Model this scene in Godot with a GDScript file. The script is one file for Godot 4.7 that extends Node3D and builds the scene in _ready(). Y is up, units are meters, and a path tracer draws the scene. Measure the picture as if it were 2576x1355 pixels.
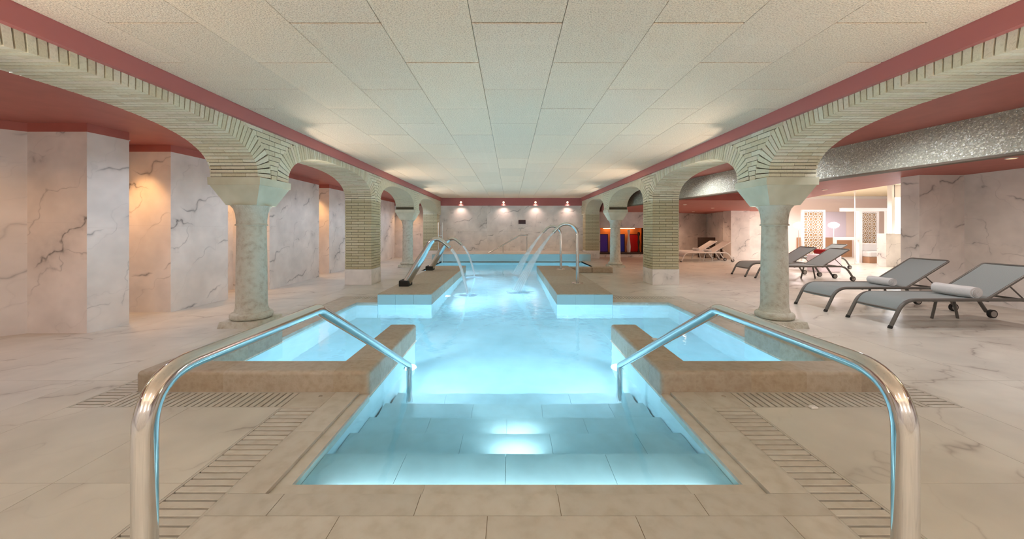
extends Node3D
# Indoor spa pool under brick arcades. x to the side, y up, depth d runs away from the camera (world z = -d).

const F := 940.0
const SPRING := 1.825
const RISE := 0.5
const HALF := 1.51
const EXPO := 2.5
const RING := 0.245
const FACE := 3.05
const BACK := 3.62
const BAND := 2.42
const CEIL := 2.56
const AISLE := 2.43
const SOFFIT := 1.97
const LOUNGE := 2.12
const WATER := -0.035
const POOL := -0.95

var M := {}
var taken := {}
var meshes := {}
var rng := RandomNumberGenerator.new()

# ------------------------------------------------------------------ helpers
func P(x: float, y: float, d: float) -> Vector3:
	return Vector3(x, y, -d)

func numbered(called: String) -> String:
	if not taken.has(called):
		taken[called] = 0
		return called
	taken[called] += 1
	return "%s_%03d" % [called, taken[called]]

func tag(o: Node3D, label: String, category := "", kind := "", group := "") -> Node3D:
	o.set_meta("label", label)
	if category: o.set_meta("category", category)
	if kind: o.set_meta("kind", kind)
	if group: o.set_meta("group", group)
	return o

func base(called: String, at: Vector3, label: String, category := "", kind := "", group := "", turn := 0.0) -> Node3D:
	var o := Node3D.new()
	o.name = numbered(called)
	add_child(o)
	o.position = at
	o.rotation.y = turn
	return tag(o, label, category, kind, group)

func mi(called: String, mesh: Mesh, mat: Material, parent: Node = null, at := Vector3.ZERO) -> MeshInstance3D:
	var o := MeshInstance3D.new()
	o.mesh = mesh
	o.material_override = mat
	o.name = numbered(called) if parent == null else called
	if parent == null:
		add_child(o)
	else:
		parent.add_child(o, true)
	o.position = at
	return o

func st_new() -> SurfaceTool:
	var st := SurfaceTool.new()
	st.begin(Mesh.PRIMITIVE_TRIANGLES)
	return st

func tri(st: SurfaceTool, a: Vector3, b: Vector3, c: Vector3, out: Vector3) -> void:
	var n := (c - a).cross(b - a)
	if n.length_squared() < 1e-16: return
	n = n.normalized()
	if n.dot(out) < 0.0:
		n = -n
		var t := b
		b = c
		c = t
	for p in [a, b, c]:
		st.set_normal(n)
		st.add_vertex(p)

func quad(st: SurfaceTool, a: Vector3, b: Vector3, c: Vector3, d: Vector3, out: Vector3) -> void:
	tri(st, a, b, c, out)
	tri(st, a, c, d, out)

# a block with eight corners: the first four are one face in order, the last four the opposite face
func hexa(st: SurfaceTool, v: Array) -> void:
	var m := Vector3.ZERO
	for p in v: m += p
	m /= 8.0
	for f in [[0, 1, 2, 3], [4, 5, 6, 7], [0, 1, 5, 4], [1, 2, 6, 5], [2, 3, 7, 6], [3, 0, 4, 7]]:
		var c: Vector3 = (v[f[0]] + v[f[1]] + v[f[2]] + v[f[3]]) / 4.0
		quad(st, v[f[0]], v[f[1]], v[f[2]], v[f[3]], c - m)

func block(st: SurfaceTool, lo: Vector3, hi: Vector3) -> void:
	hexa(st, [Vector3(lo.x, lo.y, lo.z), Vector3(hi.x, lo.y, lo.z), Vector3(hi.x, hi.y, lo.z), Vector3(lo.x, hi.y, lo.z),
		Vector3(lo.x, lo.y, hi.z), Vector3(hi.x, lo.y, hi.z), Vector3(hi.x, hi.y, hi.z), Vector3(lo.x, hi.y, hi.z)])

# block in (x, y, depth) ranges
func blk(st: SurfaceTool, x0: float, x1: float, y0: float, y1: float, d0: float, d1: float) -> void:
	block(st, Vector3(minf(x0, x1), minf(y0, y1), -maxf(d0, d1)), Vector3(maxf(x0, x1), maxf(y0, y1), -minf(d0, d1)))

func blk_mesh(x0: float, x1: float, y0: float, y1: float, d0: float, d1: float) -> Mesh:
	var st := st_new()
	blk(st, x0, x1, y0, y1, d0, d1)
	return st.commit()

# chamfered block centred at the origin
func cham(size: Vector3, b: float) -> Mesh:
	var key := "c%.3f,%.3f,%.3f,%.4f" % [size.x, size.y, size.z, b]
	if meshes.has(key): return meshes[key]
	var st := st_new()
	var h := size / 2.0
	for ax in 3:
		var u := (ax + 1) % 3
		var w := (ax + 2) % 3
		for s in [-1.0, 1.0]:
			var q := []
			for k in [[-1, -1], [1, -1], [1, 1], [-1, 1]]:
				var p := Vector3.ZERO
				p[ax] = s * h[ax]
				p[u] = k[0] * (h[u] - b)
				p[w] = k[1] * (h[w] - b)
				q.append(p)
			var o := Vector3.ZERO
			o[ax] = s
			quad(st, q[0], q[1], q[2], q[3], o)
			# edges between +-u faces and +-w faces
		for su in [-1.0, 1.0]:
			for sw in [-1.0, 1.0]:
				var e := []
				for k in [-1.0, 1.0]:
					var p1 := Vector3.ZERO
					p1[ax] = k * (h[ax] - b)
					p1[u] = su * h[u]
					p1[w] = sw * (h[w] - b)
					var p2 := p1
					p2[u] = su * (h[u] - b)
					p2[w] = sw * h[w]
					e.append(p1)
					e.append(p2)
				var o2 := Vector3.ZERO
				o2[u] = su
				o2[w] = sw
				quad(st, e[0], e[2], e[3], e[1], o2)
	for sx in [-1.0, 1.0]:
		for sy in [-1.0, 1.0]:
			for sz in [-1.0, 1.0]:
				var c := Vector3(sx * h.x, sy * h.y, sz * h.z)
				tri(st, c - Vector3(0, sy * b, sz * b), c - Vector3(sx * b, 0, sz * b), c - Vector3(sx * b, sy * b, 0), Vector3(sx, sy, sz))
	meshes[key] = st.commit()
	return meshes[key]

# rounded block centred at the origin, smooth
func rbox(size: Vector3, r: float, n := 4) -> Mesh:
	var key := "r%.3f,%.3f,%.3f,%.4f" % [size.x, size.y, size.z, r]
	if meshes.has(key): return meshes[key]
	var st := st_new()
	var h := size / 2.0
	var core := h - Vector3(r, r, r)
	for ax in 3:
		var u := (ax + 1) % 3
		var w := (ax + 2) % 3
		var gu := []
		var gw := []
		for g in [[gu, u], [gw, w]]:
			for i in n + 1: g[0].append(-h[g[1]] + r * (1.0 - cos(PI / 2 * i / n)) if false else -h[g[1]] + r * i / n)
			for i in n + 1: g[0].append(h[g[1]] - r + r * i / n)
		for s in [-1.0, 1.0]:
			var pts := []
			for a in gu:
				var row := []
				for b in gw:
					var p := Vector3.ZERO
					p[ax] = s * h[ax]
					p[u] = a
					p[w] = b
					var c := p.clamp(-core, core)
					var dir := (p - c).normalized()
					row.append([c + dir * r, dir])
				pts.append(row)
			for i in pts.size() - 1:
				for j in pts[0].size() - 1:
					smooth_quad(st, pts[i][j], pts[i + 1][j], pts[i + 1][j + 1], pts[i][j + 1])
	meshes[key] = st.commit()
	return meshes[key]

# corners are [position, normal]
func smooth_tri(st: SurfaceTool, a: Array, b: Array, c: Array) -> void:
	var n: Vector3 = (c[0] - a[0]).cross(b[0] - a[0])
	if n.length_squared() < 1e-18: return
	var s: Array = [a, b, c] if n.dot(a[1] + b[1] + c[1]) > 0 else [a, c, b]
	for p in s:
		st.set_normal(p[1])
		st.add_vertex(p[0])

func smooth_quad(st: SurfaceTool, a: Array, b: Array, c: Array, d: Array) -> void:
	smooth_tri(st, a, b, c)
	smooth_tri(st, a, c, d)

# polyline with corners rounded by radius r
func rounded(pts: Array, rad: Array, steps := 8) -> PackedVector3Array:
	var out := PackedVector3Array()
	for i in pts.size():
		var p: Vector3 = pts[i]
		var r: float = rad[i] if i < rad.size() else 0.0
		if i == 0 or i == pts.size() - 1 or r <= 0.0:
			out.append(p)
			continue
		var a: Vector3 = (pts[i - 1] - p).normalized()
		var b: Vector3 = (pts[i + 1] - p).normalized()
		for k in steps + 1:
			var t := float(k) / steps
			out.append((p + a * r) * (1 - t) * (1 - t) + p * 2 * t * (1 - t) + (p + b * r) * t * t)
	return out

func tube_into(st: SurfaceTool, path: PackedVector3Array, radius: float, sides := 14, end_radius := -1.0, flat := 1.0, caps := true, up := Vector3.ZERO) -> void:
	var n := path.size()
	var prev_u := Vector3.ZERO
	var rings := []
	for i in n:
		var t: Vector3
		if i == 0: t = path[1] - path[0]
		elif i == n - 1: t = path[n - 1] - path[n - 2]
		else: t = (path[i + 1] - path[i]).normalized() + (path[i] - path[i - 1]).normalized()
		t = t.normalized()
		var u := prev_u
		if i == 0:
			u = up if up != Vector3.ZERO else (Vector3.UP if absf(t.y) < 0.9 else Vector3.RIGHT)
		u = (u - t * u.dot(t)).normalized()
		prev_u = u
		var w := t.cross(u)
		var bend := 1.0
		if i > 0 and i < n - 1:
			bend = 1.0 / maxf(0.5, cos(0.5 * (path[i + 1] - path[i]).angle_to(path[i] - path[i - 1])))
		var r := radius if end_radius < 0 else lerpf(radius, end_radius, float(i) / (n - 1))
		var ring := []
		for k in sides:
			var a := TAU * k / sides
			var dir := u * cos(a) * flat + w * sin(a)
			ring.append([path[i] + dir * r * (bend if sides < 0 else 1.0), (u * cos(a) / flat + w * sin(a)).normalized()])
		rings.append(ring)
	for i in n - 1:
		for k in sides:
			var j := (k + 1) % sides
			smooth_quad(st, rings[i][k], rings[i + 1][k], rings[i + 1][j], rings[i][j])
	if caps:
		for e in [0, n - 1]:
			var o := (path[0] - path[1]) if e == 0 else (path[n - 1] - path[n - 2])
			for k in sides:
				tri(st, path[e], rings[e][k][0], rings[e][(k + 1) % sides][0], o)

func tube(path: PackedVector3Array, radius: float, sides := 14, end_radius := -1.0, flat := 1.0, up := Vector3.ZERO) -> Mesh:
	var st := st_new()
	tube_into(st, path, radius, sides, end_radius, flat, true, up)
	return st.commit()

func lathe_into(st: SurfaceTool, prof: Array, segs := 32, at := Vector3.ZERO, sharp := 0.55) -> void:
	# prof: Vector2(radius, y) from bottom to top; corners sharper than the limit stay sharp
	for i in prof.size() - 1:
		var a: Vector2 = prof[i]
		var b: Vector2 = prof[i + 1]
		var e := (b - a).normalized()
		var en := Vector2(e.y, -e.x)
		var na := en
		var nb := en
		if i > 0:
			var e0: Vector2 = (a - prof[i - 1]).normalized()
			if absf(e0.angle_to(e)) < sharp: na = (en + Vector2(e0.y, -e0.x)).normalized()
		if i < prof.size() - 2:
			var e1: Vector2 = (prof[i + 2] - b).normalized()
			if absf(e.angle_to(e1)) < sharp: nb = (en + Vector2(e1.y, -e1.x)).normalized()
		for k in segs:
			var q := []
			for s in [[a, na, k], [b, nb, k], [b, nb, k + 1], [a, na, k + 1]]:
				var an: float = TAU * s[2] / segs
				q.append([at + Vector3(cos(an) * s[0].x, s[0].y, sin(an) * s[0].x), Vector3(cos(an) * s[1].x, s[1].y, sin(an) * s[1].x)])
			smooth_quad(st, q[0], q[1], q[2], q[3])

func lathe(prof: Array, segs := 32) -> Mesh:
	var st := st_new()
	lathe_into(st, prof, segs)
	return st.commit()

# upright prism over a plan polygon of (x, depth)
func prism(poly: PackedVector2Array, y0: float, y1: float) -> Mesh:
	var st := st_new()
	var idx := Geometry2D.triangulate_polygon(poly)
	for i in range(0, idx.size(), 3):
		for y in [[y0, Vector3.DOWN], [y1, Vector3.UP]]:
			tri(st, P(poly[idx[i]].x, y[0], poly[idx[i]].y), P(poly[idx[i + 1]].x, y[0], poly[idx[i + 1]].y), P(poly[idx[i + 2]].x, y[0], poly[idx[i + 2]].y), y[1])
	var cw := Geometry2D.is_polygon_clockwise(poly)
	for i in poly.size():
		var a := poly[i]
		var b := poly[(i + 1) % poly.size()]
		var e := (b - a).normalized()
		var o := Vector2(e.y, -e.x) * (-1.0 if cw else 1.0)
		quad(st, P(a.x, y0, a.y), P(b.x, y0, b.y), P(b.x, y1, b.y), P(a.x, y1, a.y), P(o.x, 0, o.y))
	return st.commit()

# a rectangle of the floor minus a list of holes, as rectangles
func minus(rects: Array, hole: Rect2) -> Array:
	var out := []
	for r: Rect2 in rects:
		var c := r.intersection(hole)
		if c.size.x <= 1e-5 or c.size.y <= 1e-5:
			out.append(r)
			continue
		for q in [Rect2(r.position.x, r.position.y, c.position.x - r.position.x, r.size.y), Rect2(c.end.x, r.position.y, r.end.x - c.end.x, r.size.y),
				Rect2(c.position.x, r.position.y, c.size.x, c.position.y - r.position.y), Rect2(c.position.x, c.end.y, c.size.x, r.end.y - c.end.y)]:
			if q.size.x > 0.004 and q.size.y > 0.004: out.append(q)
	return out

# ------------------------------------------------------------------ materials
func mat(called: String, c: Color, rough := 0.6, metal := 0.0) -> StandardMaterial3D:
	var m := StandardMaterial3D.new()
	m.resource_name = called
	m.albedo_color = c
	m.roughness = rough
	m.metallic = metal
	M[called] = m
	return m

func noise_tex(seed_: int, freq: float, cols: Array, size := 512, oct := 4, kind := FastNoiseLite.TYPE_SIMPLEX_SMOOTH, normal := false, strength := 4.0) -> NoiseTexture2D:
	var n := FastNoiseLite.new()
	n.seed = seed_
	n.noise_type = kind
	n.frequency = freq
	n.fractal_octaves = oct
	var t := NoiseTexture2D.new()
	t.width = size
	t.height = size
	t.seamless = true
	t.noise = n
	if normal:
		t.as_normal_map = true
		t.bump_strength = strength
	elif cols.size():
		var g := Gradient.new()
		var off := PackedFloat32Array()
		var cc := PackedColorArray()
		for i in cols.size():
			off.append(float(i) / (cols.size() - 1))
			cc.append(cols[i])
		g.offsets = off
		g.colors = cc
		t.color_ramp = g
	return t

func planar(m: StandardMaterial3D, per_metre: float, off := Vector3.ZERO) -> StandardMaterial3D:
	m.uv1_triplanar = true
	m.uv1_world_triplanar = true
	m.uv1_triplanar_sharpness = 8.0
	m.uv1_scale = Vector3.ONE * per_metre
	m.uv1_offset = off
	return m

func marble_image(size: int, seed_: int, ground: Color, vein: Color, strength: float) -> ImageTexture:
	var fields := []
	for k in 4:
		var n := FastNoiseLite.new()
		n.seed = seed_ + k * 17
		n.noise_type = FastNoiseLite.TYPE_SIMPLEX_SMOOTH
		n.frequency = [0.006, 0.018, 0.004, 0.05][k] * 512.0 / size
		n.fractal_octaves = [4, 4, 3, 3][k]
		var im := n.get_seamless_image(size, size)
		im.convert(Image.FORMAT_L8)
		fields.append(im.get_data())
	var f0: PackedByteArray = fields[0]
	var f1: PackedByteArray = fields[1]
	var f2: PackedByteArray = fields[2]
	var f3: PackedByteArray = fields[3]
	var data := PackedByteArray()
	data.resize(size * size * 3)
	var inv := 1.0 / size
	for y in size:
		for x in size:
			var i := y * size + x
			var a := f0[i] / 255.0 - 0.5
			var b := f1[i] / 255.0 - 0.5
			var msk := clampf((f2[i] / 255.0 - 0.50) * 5.0, 0.0, 1.0)
			var msk2 := clampf((0.46 - f2[i] / 255.0) * 5.0, 0.0, 1.0)
			var u := x * inv
			var v := y * inv
			var s1 := absf(fposmod(u + 2.0 * v + 0.42 * a + 0.035 * b, 1.0) - 0.5)
			var s2 := absf(fposmod(u + 3.0 * v + 0.38 * a - 0.04 * b + 0.31, 1.0) - 0.5)
			var s3 := absf(fposmod(3.0 * u + 3.0 * v - 0.7 * a + 0.10 * b, 1.0) - 0.5)
			var w := 0.006 + 0.02 * msk * (f3[i] / 255.0)
			var k := exp(-s1 / w) * msk * 0.7
			k = maxf(k, exp(-s2 / (0.006 + 0.012 * msk2)) * msk2 * 0.6)
			k = maxf(k, exp(-s3 / 0.012) * 0.22 * (0.3 + msk))
			k = maxf(k, exp(-s1 / 0.09) * msk * 0.2)
			k = clampf(k * strength * (0.55 + 0.9 * (f3[i] / 255.0)), 0.0, 1.0)
			var cloud := 1.0 + 0.10 * a + 0.03 * b
			data[i * 3] = int(clampf(lerpf(ground.r * cloud, vein.r, k), 0, 1) * 255)
			data[i * 3 + 1] = int(clampf(lerpf(ground.g * cloud, vein.g, k), 0, 1) * 255)
			data[i * 3 + 2] = int(clampf(lerpf(ground.b * cloud, vein.b, k), 0, 1) * 255)
	return ImageTexture.create_from_image(Image.create_from_data(size, size, false, Image.FORMAT_RGB8, data))

# random little facets, some whitened as painted sparkle: [colour, normal map]
func glitter_images(size: int, cells: int) -> Array:
	var r := RandomNumberGenerator.new()
	r.seed = 5
	var pts := []
	for i in cells * cells:
		pts.append([r.randf(), r.randf(), r.randf(), r.randf(), r.randf()])
	var col := PackedByteArray()
	col.resize(size * size * 3)
	var nor := PackedByteArray()
	nor.resize(size * size * 3)
	for y in size:
		for x in size:
			var gx := float(x) / size * cells
			var gy := float(y) / size * cells
			var best := 9.0
			var pick: Array = pts[0]
			for dy in [-1, 0, 1]:
				for dx in [-1, 0, 1]:
					var cx := int(gx) + dx as int
					var cy := int(gy) + dy as int
					var p: Array = pts[posmod(cy, cells) * cells + posmod(cx, cells)]
					var q := Vector2(cx + p[0] - gx, cy + p[1] - gy).length_squared()
					if q < best:
						best = q
						pick = p
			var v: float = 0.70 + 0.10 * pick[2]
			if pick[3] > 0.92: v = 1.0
			var i := (y * size + x) * 3
			col[i] = int(v * 247)
			col[i + 1] = int(v * 250)
			col[i + 2] = int(v * 238)
			nor[i] = int(128 + (pick[3] - 0.5) * 150)
			nor[i + 1] = int(128 + (pick[4] - 0.5) * 150)
			nor[i + 2] = 220
	return [ImageTexture.create_from_image(Image.create_from_data(size, size, false, Image.FORMAT_RGB8, col)), ImageTexture.create_from_image(Image.create_from_data(size, size, false, Image.FORMAT_RGB8, nor))]

func materials() -> void:
	var wall_tex := marble_image(1024, 3, Color(0.93, 0.905, 0.885), Color(0.40, 0.385, 0.38), 1.0)
	var floor_tex := marble_image(1024, 41, Color(0.81, 0.79, 0.745), Color(0.46, 0.41, 0.37), 0.85)
	for i in 6:
		var w := planar(mat("wall_marble_%d" % i, Color.WHITE, 0.42), 0.42, Vector3(i * 0.37, i * 0.61, i * 0.23))
		w.albedo_texture = wall_tex
		var f := planar(mat("floor_marble_%d" % i, Color.WHITE, 0.36), 0.40, Vector3(i * 0.43, i * 0.29, i * 0.71))
		f.albedo_texture = floor_tex
	mat("grout", Color(0.62, 0.55, 0.47), 0.9)
	var stone_tex := noise_tex(9, 0.02, [Color(0.655, 0.595, 0.52), Color(0.705, 0.65, 0.58), Color(0.74, 0.695, 0.635), Color(0.68, 0.62, 0.545)], 512, 5)
	var deck_tex := noise_tex(12, 0.015, [Color(0.74, 0.71, 0.655), Color(0.79, 0.765, 0.72), Color(0.81, 0.79, 0.75)], 512, 5)
	var stone_nrm := noise_tex(10, 0.08, [], 512, 4, FastNoiseLite.TYPE_SIMPLEX_SMOOTH, true, 2.5)
	for i in 3:
		var s := planar(mat("coping_%d" % i, [Color(1, 1, 1), Color(0.97, 0.95, 0.92), Color(0.94, 0.93, 0.92)][i], 0.5), 1.1, Vector3(i * 0.3, i * 0.2, i * 0.4))
		s.albedo_texture = stone_tex
		s.normal_enabled = true
		s.normal_texture = stone_nrm
		s.normal_scale = 0.25
		var dk := planar(mat("deck_%d" % i, [Color(1, 1, 1), Color(0.98, 0.975, 0.97), Color(0.96, 0.96, 0.96)][i], 0.45), 1.1, Vector3(i * 0.5, i * 0.3, i * 0.2))
		dk.albedo_texture = deck_tex
	# old weathered stone of the columns
	var old_tex := noise_tex(21, 0.012, [Color(0.67, 0.63, 0.55), Color(0.76, 0.735, 0.67), Color(0.80, 0.79, 0.73), Color(0.815, 0.805, 0.75), Color(0.77, 0.74, 0.67)], 512, 6)
	var old := planar(mat("old_stone", Color.WHITE, 0.75), 1.4)
	old.albedo_texture = old_tex
	old.normal_enabled = true
	old.normal_texture = noise_tex(22, 0.05, [], 512, 5, FastNoiseLite.TYPE_SIMPLEX_SMOOTH, true, 6.0)
	old.normal_scale = 0.6
	var cap := planar(mat("capital_stone", Color(0.86, 0.85, 0.77), 0.7), 1.0)
	cap.albedo_texture = noise_tex(23, 0.01, [Color(0.92, 0.92, 0.9), Color(1, 1, 1)], 256, 3)
	# brick
	var brick_tex := noise_tex(31, 0.03, [Color(0.92, 0.915, 0.9), Color(1, 1, 1), Color(0.96, 0.955, 0.945)], 512, 4)
	var brick_nrm := noise_tex(32, 0.1, [], 512, 4, FastNoiseLite.TYPE_SIMPLEX_SMOOTH, true, 3.0)
	var tones := [Color(0.88, 0.86, 0.76), Color(0.86, 0.83, 0.72), Color(0.90, 0.885, 0.80), Color(0.84, 0.805, 0.70), Color(0.89, 0.855, 0.77), Color(0.78, 0.74, 0.61), Color(0.76, 0.72, 0.585), Color(0.80, 0.765, 0.645)]  # last three are darker, painting in the shade on the piers
	for i in tones.size():
		var b := planar(mat("brick_%d" % i, tones[i], 0.8), 1.6, Vector3(i * 0.13, i * 0.37, i * 0.21))
		b.albedo_texture = brick_tex
		b.normal_enabled = true
		b.normal_texture = brick_nrm
		b.normal_scale = 0.35
	mat("mortar", Color(0.30, 0.27, 0.20), 0.95)
	# paint and panels
	var red := planar(mat("red_paint", Color(0.73, 0.415, 0.37), 0.55), 0.8)
	red.albedo_texture = noise_tex(40, 0.012, [Color(0.93, 0.93, 0.93), Color(1, 1, 1)], 256, 3)
	mat("band_paint", Color(0.70, 0.41, 0.395), 0.55)  # pinker than the ceiling red, with the pool light painted in
	var pan_tex := noise_tex(50, 0.16, [Color(0.78, 0.695, 0.60), Color(0.98, 0.89, 0.795), Color(1.0, 0.94, 0.86)], 512, 4)
	var pan_nrm := noise_tex(51, 0.16, [], 512, 4, FastNoiseLite.TYPE_SIMPLEX_SMOOTH, true, 8.0)
	for i in 3:
		var p := planar(mat("panel_%d" % i, [Color(0.985, 0.985, 0.985), Color(1, 0.995, 0.985), Color(0.975, 0.975, 0.97)][i], 0.95), 0.9, Vector3(i * 0.4, 0, i * 0.3))
		p.albedo_texture = pan_tex
		p.normal_enabled = true
		p.normal_texture = pan_nrm
		p.normal_scale = 0.5
	mat("joint", Color(0.36, 0.34, 0.30), 0.95)
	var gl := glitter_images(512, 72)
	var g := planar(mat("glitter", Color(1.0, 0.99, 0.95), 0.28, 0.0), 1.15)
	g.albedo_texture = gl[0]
	g.normal_enabled = true
	g.normal_texture = gl[1]
	g.normal_scale = 0.4
	mat("chip", Color(1.0, 1.0, 0.98), 0.25)
	mat("pool_lit_face", Color(0.66, 0.78, 0.80), 0.4)  # blue-grey of the pool light on stone, put into the colour
	mat("lip", Color(0.42, 0.36, 0.30), 0.6)
	# pool
	var tile := planar(mat("pool_tile", Color(0.90, 0.93, 0.93), 0.4), 0.9)
	tile.albedo_texture = noise_tex(60, 0.01, [Color(0.94, 0.95, 0.95), Color(1, 1, 1)], 256, 4)
	var tread := planar(mat("tread_tile", Color(0.90, 0.90, 0.885), 0.4), 0.9)
	tread.albedo_texture = noise_tex(61, 0.015, [Color(0.92, 0.92, 0.92), Color(1, 1, 1)], 256, 4)
	var water := mat("water", Color(0.52, 0.86, 1.0, 0.05), 0.06)
	water.transparency = BaseMaterial3D.TRANSPARENCY_ALPHA
	water.refraction_enabled = true
	water.refraction_scale = 0.033
	water.metallic_specular = 0.45
	water.uv1_triplanar = true
	water.uv1_world_triplanar = true
	water.uv1_scale = Vector3.ONE * 0.5
	water.normal_enabled = true
	water.normal_texture = noise_tex(70, 0.012, [], 512, 3, FastNoiseLite.TYPE_SIMPLEX_SMOOTH, true, 3.0)
	water.normal_scale = 0.18
	var jet := mat("jet_water", Color(0.98, 0.99, 1.0, 0.24), 0.3)
	jet.transparency = BaseMaterial3D.TRANSPARENCY_ALPHA
	var foam := mat("foam", Color(0.98, 0.99, 1.0, 0.9), 0.6)
	foam.transparency = BaseMaterial3D.TRANSPARENCY_ALPHA
	foam.backlight_enabled = true
	foam.backlight = Color(0.95, 0.98, 1.0)
	jet.backlight_enabled = true
	jet.backlight = Color(0.6, 0.6, 0.6)
	# metal, fabric, others
	mat("steel", Color(0.86, 0.86, 0.86), 0.09, 1.0)
	mat("satin_steel", Color(0.78, 0.78, 0.77), 0.22, 1.0)
	mat("dark_rubber", Color(0.13, 0.13, 0.12), 0.7)
	mat("trough", Color(0.58, 0.55, 0.51), 0.9)
	mat("lounger_metal", Color(0.42, 0.41, 0.39), 0.45, 0.3)
	var sling := planar(mat("sling", Color(0.60, 0.635, 0.635), 0.85), 3.0)
	sling.albedo_texture = noise_tex(80, 0.2, [Color(0.88, 0.88, 0.88), Color(1, 1, 1)], 256, 2)
	sling.rim_enabled = true
	sling.rim = 0.3
	mat("white_metal", Color(0.86, 0.84, 0.82), 0.45)
	mat("white_sling", Color(0.86, 0.85, 0.84), 0.85)
	var tw := planar(mat("towel", Color(0.90, 0.90, 0.90), 0.95), 4.0)
	tw.normal_enabled = true
	tw.normal_texture = noise_tex(81, 0.2, [], 256, 3, FastNoiseLite.TYPE_SIMPLEX_SMOOTH, true, 5.0)
	tw.rim_enabled = true
	tw.rim = 0.4
	mat("wheel_grey", Color(0.62, 0.60, 0.58), 0.5)
	mat("white_paint", Color(0.92, 0.91, 0.90), 0.5)
	mat("cream_paint", Color(0.93, 0.88, 0.74), 0.7)
	mat("lilac_paint", Color(0.82, 0.79, 0.85), 0.7)
	mat("rose_panel", Color(0.92, 0.86, 0.84), 0.6)
	mat("lattice_wood", Color(0.72, 0.60, 0.45), 0.6)
	mat("dark_wood", Color(0.24, 0.17, 0.12), 0.5)
	mat("light_wood", Color(0.66, 0.50, 0.38), 0.55)
	mat("orange_wall", Color(0.85, 0.60, 0.36), 0.6)
	mat("sign_maroon", Color(0.20, 0.06, 0.08), 0.4)
	mat("red_cloth", Color(0.62, 0.10, 0.10), 0.8)
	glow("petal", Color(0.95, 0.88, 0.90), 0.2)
	glow("lamp_white", Color(1, 0.93, 0.82), 2.0)
	glow("lamp_warm", Color(1, 0.80, 0.55), 6.0)
	glow("pool_lamp_glow", Color(0.85, 0.96, 1.0), 1.6)
	glow("window_glow", Color(0.97, 0.98, 1.0), 1.6)
	glow("purple_screen", Color(0.30, 0.18, 0.60), 0.10)
	glow("blue_screen", Color(0.16, 0.20, 0.62), 0.10)
	glow("red_screen", Color(0.75, 0.05, 0.04), 0.10)

func glow(called: String, c: Color, e: float) -> void:
	var m := mat(called, c, 0.5)
	m.emission_enabled = true
	m.emission = c
	m.emission_energy_multiplier = e

# ------------------------------------------------------------------ lights
func omni(at: Vector3, c: Color, e: float, size := 0.05, parent: Node = null) -> void:
	var l := OmniLight3D.new()
	l.light_color = c
	l.light_energy = e
	l.light_size = size
	l.omni_range = 30.0
	l.omni_attenuation = 2.0
	l.shadow_enabled = true
	l.name = "glow_source"
	(parent if parent else self).add_child(l, true)
	l.position = at

func spot(at: Vector3, aim: Vector3, c: Color, e: float, angle: float, size := 0.04, soft := 0.6, parent: Node = null) -> void:
	var l := SpotLight3D.new()
	l.light_color = c
	l.light_energy = e
	l.light_size = size
	l.spot_range = 30.0
	l.spot_attenuation = 2.0
	l.spot_angle = angle
	l.spot_angle_attenuation = soft
	l.shadow_enabled = true
	l.name = "beam_source"
	(parent if parent else self).add_child(l, true)
	l.position = at
	var dir := (aim - at).normalized()
	l.basis = Basis.looking_at(dir, Vector3.FORWARD if absf(dir.y) > 0.95 else Vector3.UP)

func area(at: Vector3, aim: Vector3, c: Color, e: float, size: Vector2) -> void:
	var l := AreaLight3D.new()
	l.light_color = c
	l.light_energy = e
	l.area_size = size
	l.area_normalize_energy = true
	l.area_range = 30.0
	l.shadow_enabled = true
	l.name = "panel_source"
	add_child(l, true)
	l.position = at
	var dir := (aim - at).normalized()
	l.basis = Basis.looking_at(dir, Vector3.FORWARD if absf(dir.y) > 0.95 else Vector3.UP)


# ------------------------------------------------------------------ scene
func _ready() -> void:
	rng.seed = 11
	var cam := Camera3D.new()
	cam.name = "camera"
	cam.projection = Camera3D.PROJECTION_FRUSTUM
	cam.near = 0.05
	cam.far = 80.0
	cam.size = 0.05 * 1355.0 / F
	cam.frustum_offset = Vector2(0.05 * 4.0 / F, -0.05 * 100.5 / F)
	cam.position = P(-0.034, 1.2, 0.0)
	add_child(cam)
	cam.current = true
	var env := Environment.new()
	env.background_mode = Environment.BG_COLOR
	env.background_color = Color(0, 0, 0)
	env.tonemap_mode = Environment.TONE_MAPPER_LINEAR
	env.tonemap_exposure = 0.87
	env.sdfgi_enabled = true
	env.ssao_enabled = true
	env.ssil_enabled = true
	var we := WorldEnvironment.new()
	we.name = "environment"
	we.environment = env
	add_child(we)
	materials()
	floor_and_deck()
	pool()
	ceilings()
	arcade(-1.0)
	arcade(1.0)
	wall_niches()
	wall_far()
	lounge_side()
	lobby()
	rear_of_room()
	low_walls()
	gratings()
	platforms()
	handrails()
	spouts()
	loungers()
	small_things()
	lamps()

# ------------------------------------------------------------------ floor
func holes() -> Array:
	return [Rect2(-1.585, 0.7, 3.17, 1.83), Rect2(-3.03, 2.52, 6.06, 4.19), Rect2(-2.22, 6.7, 3.87, 4.21), Rect2(-2.65, 10.9, 5.3, 3.2)]

func slabs(st: SurfaceTool, rects: Array, y0: float, y1: float, gap: float) -> void:
	for r: Rect2 in rects:
		blk(st, r.position.x + gap, r.end.x - gap, y0, y1, r.position.y + gap, r.end.y - gap)

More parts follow.
